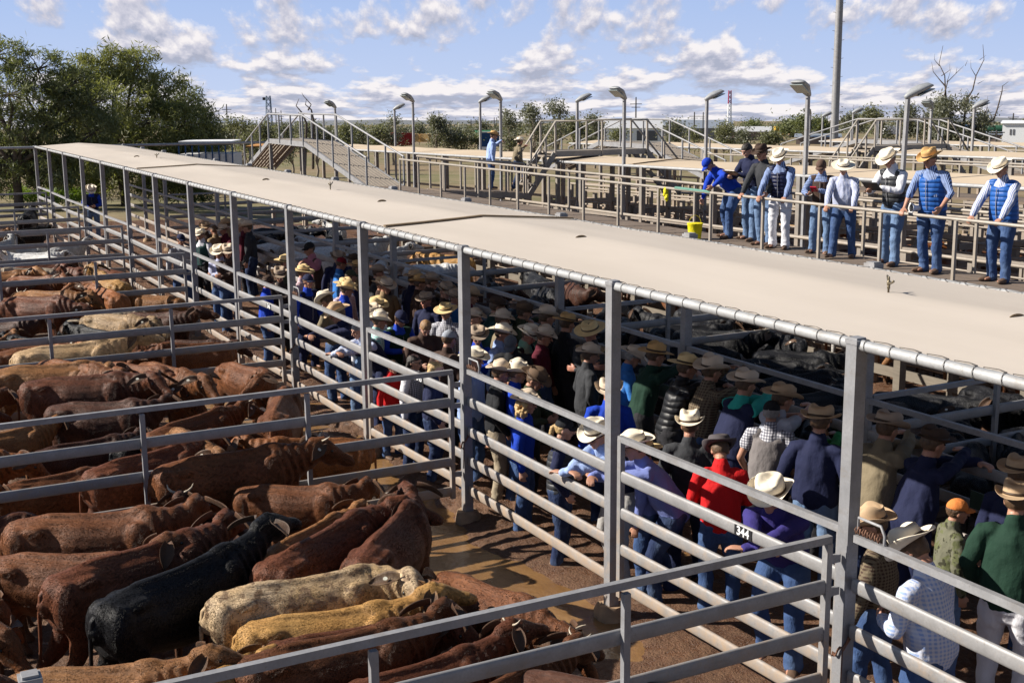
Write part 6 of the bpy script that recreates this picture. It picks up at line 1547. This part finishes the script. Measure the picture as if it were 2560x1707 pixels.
# far-off woods that read as one mass
def wood(px0,px1,row,top,D,label,seed,leaf='leaf2'):
    rng=np.random.default_rng(seed); C=[];S=[]; b=atD((px0+px1)/2,row,D); z0=gz(b[0],b[1])
    n=int((px1-px0)*1.1)
    for i in range(n):
        px=rng.uniform(px0,px1); d=D*rng.uniform(.9,1.25); t=top+(row-top)*rng.uniform(0,1)**.8+6*math.sin(px*.09)+4*math.sin(px*.031+1)
        p=atD(px,t,d); C.append(p-np.array([b[0],b[1],z0])); S.append(D*.0026*rng.uniform(.6,1.4))
    o=bpy.data.objects.new('distant_wood',leafcloud('wood',np.array(C),np.array(S),26,D*.0024,rng,.2,2.0)); COL.objects.link(o); o.location=(b[0],b[1],z0)
    o.data.materials.append(M[leaf]); tag(o,label,'trees',kind='stuff')
wood(480,1300,334,328,420,'hazy line of scrub trees along the left horizon',1,'gum2')
wood(1300,2000,335,328,480,'hazy line of scrub trees along the middle horizon',2,'gum2')
wood(2000,2620,334,320,520,'hazy line of trees along the right horizon',3,'gum2')
wood(420,800,372,356,230,'olive scrub in the left middle distance',4,'gum')
wood(-200,560,430,380,90,'thicket of undergrowth behind the far end of the yards',6,'leaf')
# low hills
def hill(px0,px1,rows,D,name='hills'):
    m_=MB(); n=len(rows); vs=[]; 
    for i,rw in enumerate(rows):
        px=px0+(px1-px0)*i/(n-1); p=atD(px,rw,D); q=atD(px,330,D*.7); q2=atD(px,330,D*1.4)
        vs+=[(q[0],q[1],q[2]-30),(p[0],p[1],p[2]),(q2[0],q2[1],-200)]
    fs=[]
    for i in range(n-1):
        a=i*3; fs+=[(a,a+3,a+4,a+1),(a+1,a+4,a+5,a+2)]
    m_.add(vs,fs); o=struct(name,m_.mesh('hills',True),M['hill'])
M['hill']=m_plain('far_hills',(.14,.15,.16,1),1,var=.15,scale=.01)
hill(2150,2750,[306,303,300,297,295,294,296,293,295,299],3500)
hill(650,1500,[307,303,301,300,302,301,304,303,306],4200)
# ------------------------------------------------------------------ far buildings and poles
def gable(label,px0,px1,row_base,row_eave,row_ridge,D,depth,wall,roof,name='shed',doors=()):
    a=atD(px0,row_base,D); b=atD(px1,row_base,D); w=np.linalg.norm((b-a)[:2]); c=(a+b)/2; he=(row_base-row_eave)/FPX*D; hr=(row_base-row_ridge)/FPX*D
    r=thing(name,label,'building',tuple(c),math.atan2((b-a)[1],(b-a)[0])); dp=depth
    m_=MB(); m_.box((0,dp/2,he/2-1),(w,dp,he+2)); m_.build('wall',wall,r)
    m_=MB(); o=.4; hs=he+.02
    m_.add([(-w/2-o,-o,hs),(w/2+o,-o,hs),(w/2+o,dp+o,hs),(-w/2-o,dp+o,hs),(-w/2-o,dp/2,hr),(w/2+o,dp/2,hr)],[(0,1,5,4),(2,3,4,5),(0,4,3),(1,2,5),(0,3,2,1)]); m_.build('roof',roof,r)
    for (u,v,h) in doors:
        m_=MB(); m_.box((-w/2+w*(u+v)/2,-.04,he*h/2),(w*(v-u),.06,he*h)); m_.build('door',M['darkdoor'],r)
    return r
M['wallw']=m_plain('painted_wall',(.70,.72,.74,1),.7,var=.05); M['wallg']=m_plain('grey_sheet',(.20,.20,.21,1),.6); M['roofg']=m_plain('sheet_roof',(.30,.33,.37,1),.45,.3); M['roofl']=m_plain('pale_roof',(.50,.50,.50,1),.5); M['darkdoor']=m_plain('dark_opening',(.10,.10,.11,1),.8)
M['wallb']=m_plain('brown_sheet',(.17,.13,.11,1),.7)
gable('long white warehouse with grey roof behind the middle footbridge',1515,1655,352,322,306,240,40,M['wallw'],M['roofl'],doors=((.55,.92,.8),))
gable('blue grey roofed shed left of the red tipped tower',1712,1830,345,322,305,330,30,M['wallg'],M['roofg'])
gable('grey sheds far behind the middle of the yards',1640,1735,345,316,304,380,30,M['wallg'],M['roofg'])
gable('low pale roofed shed right of the red tipped tower',1828,1925,342,330,320,300,18,M['wallb'],M['roofl'])
gable('white box building at the right edge of the horizon',2505,2640,338,312,309,260,25,M['wallw'],M['wallw'],doors=((.14,.17,.5),(.2,.23,.5)))
gable('low brown shed below the white building',2425,2500,349,338,333,240,10,M['wallb'],M['roofg'])
gable('white hut with green roof left of the cross walk people',1193,1224,360,342,328,200,6,M['wallw'],cloth((.03,.14,.07)))
gable('long low pale depot roofs on the right horizon',2330,2480,345,336,331,330,14,M['wallw'],M['roofl'])
gable('low grey depot behind the right footbridge',1990,2100,352,344,338,260,14,M['wallb'],M['roofg'])
def boxthing(name,label,cat_,px,row,D,size,mats,parts_=()):
    p=atD(px,row,D); r=thing(name,label,cat_,tuple(p),math.atan2(AR[1],AR[0]))
    for nm,c,s,mt in parts_:
        m_=MB(); m_.box(c,s); me=m_.mesh(nm); part(nm,me,mt,r)
    return r
RED=cloth((.22,.02,.02)); GRN=cloth((.03,.10,.06)); YLW=cloth((.55,.33,.03)); BLU=cloth((.02,.06,.16)); WHT=M['white']; ORG=cloth((.5,.12,.02))
boxthing('container','red shipping containers beside the first floodlight','container',1006,357,170,0,0,[('body',(0,0,.5),(3.0,2.0,1.6),RED),('door',(-.9,-1.03,.5),(.9,.06,1.3),cloth((.15,.015,.015)))])
boxthing('container','blue skip beside the straw hatted cross walk person','container',1228,360,150,0,0,[('body',(0,0,.5),(2.6,2,1.6),BLU),('lid',(0,0,1.35),(2.7,2.1,.1),M['galv'])])
def truck(label,px,row,D,body,cab,L=9,tank=False,flip=1):
    p=atD(px,row,D); r=thing('truck',label,'truck',(p[0],p[1],p[2]),math.atan2(AR[1],AR[0])+(0 if flip>0 else math.pi))
    if tank:
        m_=MB(); m_.chain([(-L/2,0,2.0),(L/2-2.6,0,2.0)],[1.1,1.1],16); m_.build('tank',body,r,True)
    else:
        m_=MB(); m_.box((-1.3,0,2.1),(L-2.8,2.4,2.4)); m_.build('body',body,r)
    m_=MB(); m_.box((L/2-1.3,0,1.7),(1.9,2.3,1.9)); m_.box((L/2+.2,0,1.2),(1.2,2.2,.9)); cb=m_.build('cab',cab,r)
    m_=MB(); m_.box((L/2-.33,0,2.15),(.06,2.0,.7)); m_.box((L/2-1.3,-1.16,2.15),(1.2,.04,.6)); m_.build('window',M['black'],cb)
    m_=MB(); m_.box((-.4,0,.75),(L-.6,1.0,.25)); m_.build('chassis',M['black'],r)
    for x in (L/2-.3,-L/2+1,-L/2+2.2):
        for s in(-1,1):
            m_=MB(); m_.chain([(x,s*.95,.5),(x,s*1.18,.5)],[.5,.5],12,flat=True); m_.build('wheel',M['black'],r,True)
truck('white prime mover parked left of the tall mast',2003,345,350,M['galvo'],WHT,7)
truck('green tank trailer parked at the right edge below the white building',2525,346,330,GRN,WHT,14,tank=True)
truck('dark truck parked behind the right footbridge ramp',2455,344,360,BLU,cloth((.05,.06,.07)),9)
truck('white truck parked far right of the half dead tree',2470,338,480,WHT,WHT,12)
truck('orange loader truck in front of the long depot',1965,345,380,YLW,YLW,7)
truck('small orange truck among the trees behind the right footbridge',2240,342,420,WHT,ORG,8)
# hay bales
rr=random.Random(4); HAY=m_plain('hay',(.42,.28,.12,1),.95,var=.2,scale=5)
bale=MB(); bale.chain([(0,-.6,.6),(0,.6,.6)],[.62,.62],14,flat=True); bale=bale.mesh('bale'); smooth_angle(bale,40)
for i in range(15):
    px=[1020,1028,1037,1046,1053,1060,1066,1072,1078,1095,1103,1110,1124,1131,1138][i]; p=atD(px,355,190+rr.uniform(0,6)); o=part('hay_bale',bale,HAY,None,tuple(p),(0,0,math.atan2(AR[1],AR[0])+rr.uniform(-.3,.3)))
    tag(o,'round straw coloured hay bale in the row beyond the far end of the second canopy','hay bale','row of hay bales')
# tall mast
p=atD(2084,372,92); r=thing('mast','very tall grey steel mast with climbing pegs rising out of the picture','mast',(p[0],p[1],gz(p[0],p[1])-.1))
m_=MB(); m_.chain([(0,0,0),(0,0,12),(0,0,24)],[.30,.25,.20],18,flat=True); me=m_.mesh('shaft',True); smooth_angle(me,40); part('shaft',me,M['galv'],r)
for k_2,zz in enumerate(np.arange(3.2,22,.62)):
    s=1 if k_2%2 else -1; m_=MB(); m_.chain([(AR[0]*s*.2,AR[1]*s*.2,zz),(AR[0]*s*.42,AR[1]*s*.42,zz+.04)],[.018,.014],5); m_.build('peg',M['galvo'],r)
def lattice(label,px,row,top,D,w,mat,mat2=None,name='lattice_tower',arms=False,frac=.72):
    p=atD(px,row,D); H=(row-top)/FPX*D; r=thing(name,label,'tower',tuple(p),math.atan2(AR[1],AR[0]))
    def sec(z0,z1,nm,mt):
        m_=MB()
        for sx in(-1,1):
            for sy in(-1,1):
                m_.bar((sx*w*(1-.45*z0/H),sy*w*(1-.45*z0/H),z0),(sx*w*(1-.45*z1/H),sy*w*(1-.45*z1/H),z1),.11*w+.05)
        n=max(2,int((z1-z0)/(w*1.8))); 
        for i in range(n):
            a=z0+(z1-z0)*i/n; b=z0+(z1-z0)*(i+1)/n; q=w*(1-.45*a/H); q2=w*(1-.45*b/H)
            for sy in(-1,1): m_.bar((-q,sy*q,a),(q2,sy*q2,b),.07*w+.03); m_.bar((q,sy*q,a),(-q2,sy*q2,b),.07*w+.03)
        m_.build(nm,mt,r)
    sec(0,H*frac,'lower_frame',mat); sec(H*frac,H,'upper_frame',mat2 or mat)
    if arms:
        m_=MB(); m_.box((-w*1.2,0,H*.93),(.9,.9,.9)); m_.build('antenna',M['black'],r)
    return r
lattice('slim lattice tower with red top above the dark round gum',1822,345,232,330,.55,WHT,cloth((.30,.02,.06)))
lattice('blue grey lattice tower behind the gum left of the footbridge',675,345,245,420,1.1,m_plain('tower_blue',(.12,.17,.24,1),.6),arms=True)
M['pole']=m_plain('dark_timber_pole',(.06,.055,.055,1),.8)
for i,(px,row,top,D) in enumerate([(570,340,266,330),(692,340,275,420),(705,340,280,430),(1178,340,300,420),(1236,340,296,430),(1242,340,296,440),(1589,345,248,260),(1735,342,284,300),(1757,342,284,330),(2530,340,290,300),(2490,352,330,200)]):
    p=atD(px,row,D); H=(row-top)/FPX*D; r=thing('power_pole','distant timber power pole, %s from the left of the photo'%ORD[i],'power pole',tuple(p),math.atan2(AR[1],AR[0]),'power poles on the plain')
    m_=MB(); m_.chain([(0,0,-2),(0,0,H)],[.20,.14],6); m_.build('shaft',M['pole'],r); 
    m_=MB(); m_.box((0,0,H*.84),(2.4,.14,.14)); m_.box((0,0,H*.76),(1.8,.12,.12)); m_.build('crossarm',M['pole'],r)
# stock crate and small shade roof behind the far left yards
p=atD(530,430,62); a=math.atan2(AR[1],AR[0]); z0=atD(530,412,62)[2]
r=thing('stock_crate','white sheeted stock crate with dark bars behind the far end of the canopy','trailer',(p[0],p[1],z0),a)
m_=MB(); m_.box((0,0,-.1),(2.5,2,1.3)); m_.build('body',M['roofl'],r)
for x in np.linspace(-1.25,1.25,9):
    m_=MB(); m_.box((x,-1.04,.1),(.05,.06,1.7)); m_.build('bar',BLU,r)
m_=MB(); m_.box((0,-1.04,1.0),(2.6,.08,.08)); m_.build('top_bar',M['pole'],r); m_=MB(); m_.box((0,0,1.12),(2.5,2.1,.05)); m_.build('cover',M['white'],r)
p=atD(700,400,78); z0=atD(700,374,78)[2]; r=thing('shade_roof','small orange undersided shade roof seen under the footbridge','shelter',(p[0],p[1],z0),a)
m_=MB(); m_.box((0,0,.25),(3.4,3.2,.08)); m_.build('roof',cloth((.45,.22,.07)),r)
for x in(-1.5,1.5):
    m_=MB(); m_.box((x,-1.4,-1.4),(.1,.1,3.2)); m_.build('post',M['galv'],r)
# green weeds behind the far yards
rng=np.random.default_rng(9); C=np.array([atD(rng.uniform(60,230),0,1)*0 for _ in range(1)]); C=[]
for i in range(150):
    q=at(rng.uniform(30,220),rng.uniform(472,500),.1); C.append(q)
q0=C[0].copy(); o=bpy.data.objects.new('weeds',leafcloud('weeds',np.array(C)-q0,np.full(len(C),.18),22,.22,rng,-.9,4)); COL.objects.link(o); o.location=tuple(q0); o.data.materials.append(M['grass']); tag(o,'bright green weeds growing beyond the far end of the yards','weeds',kind='stuff')
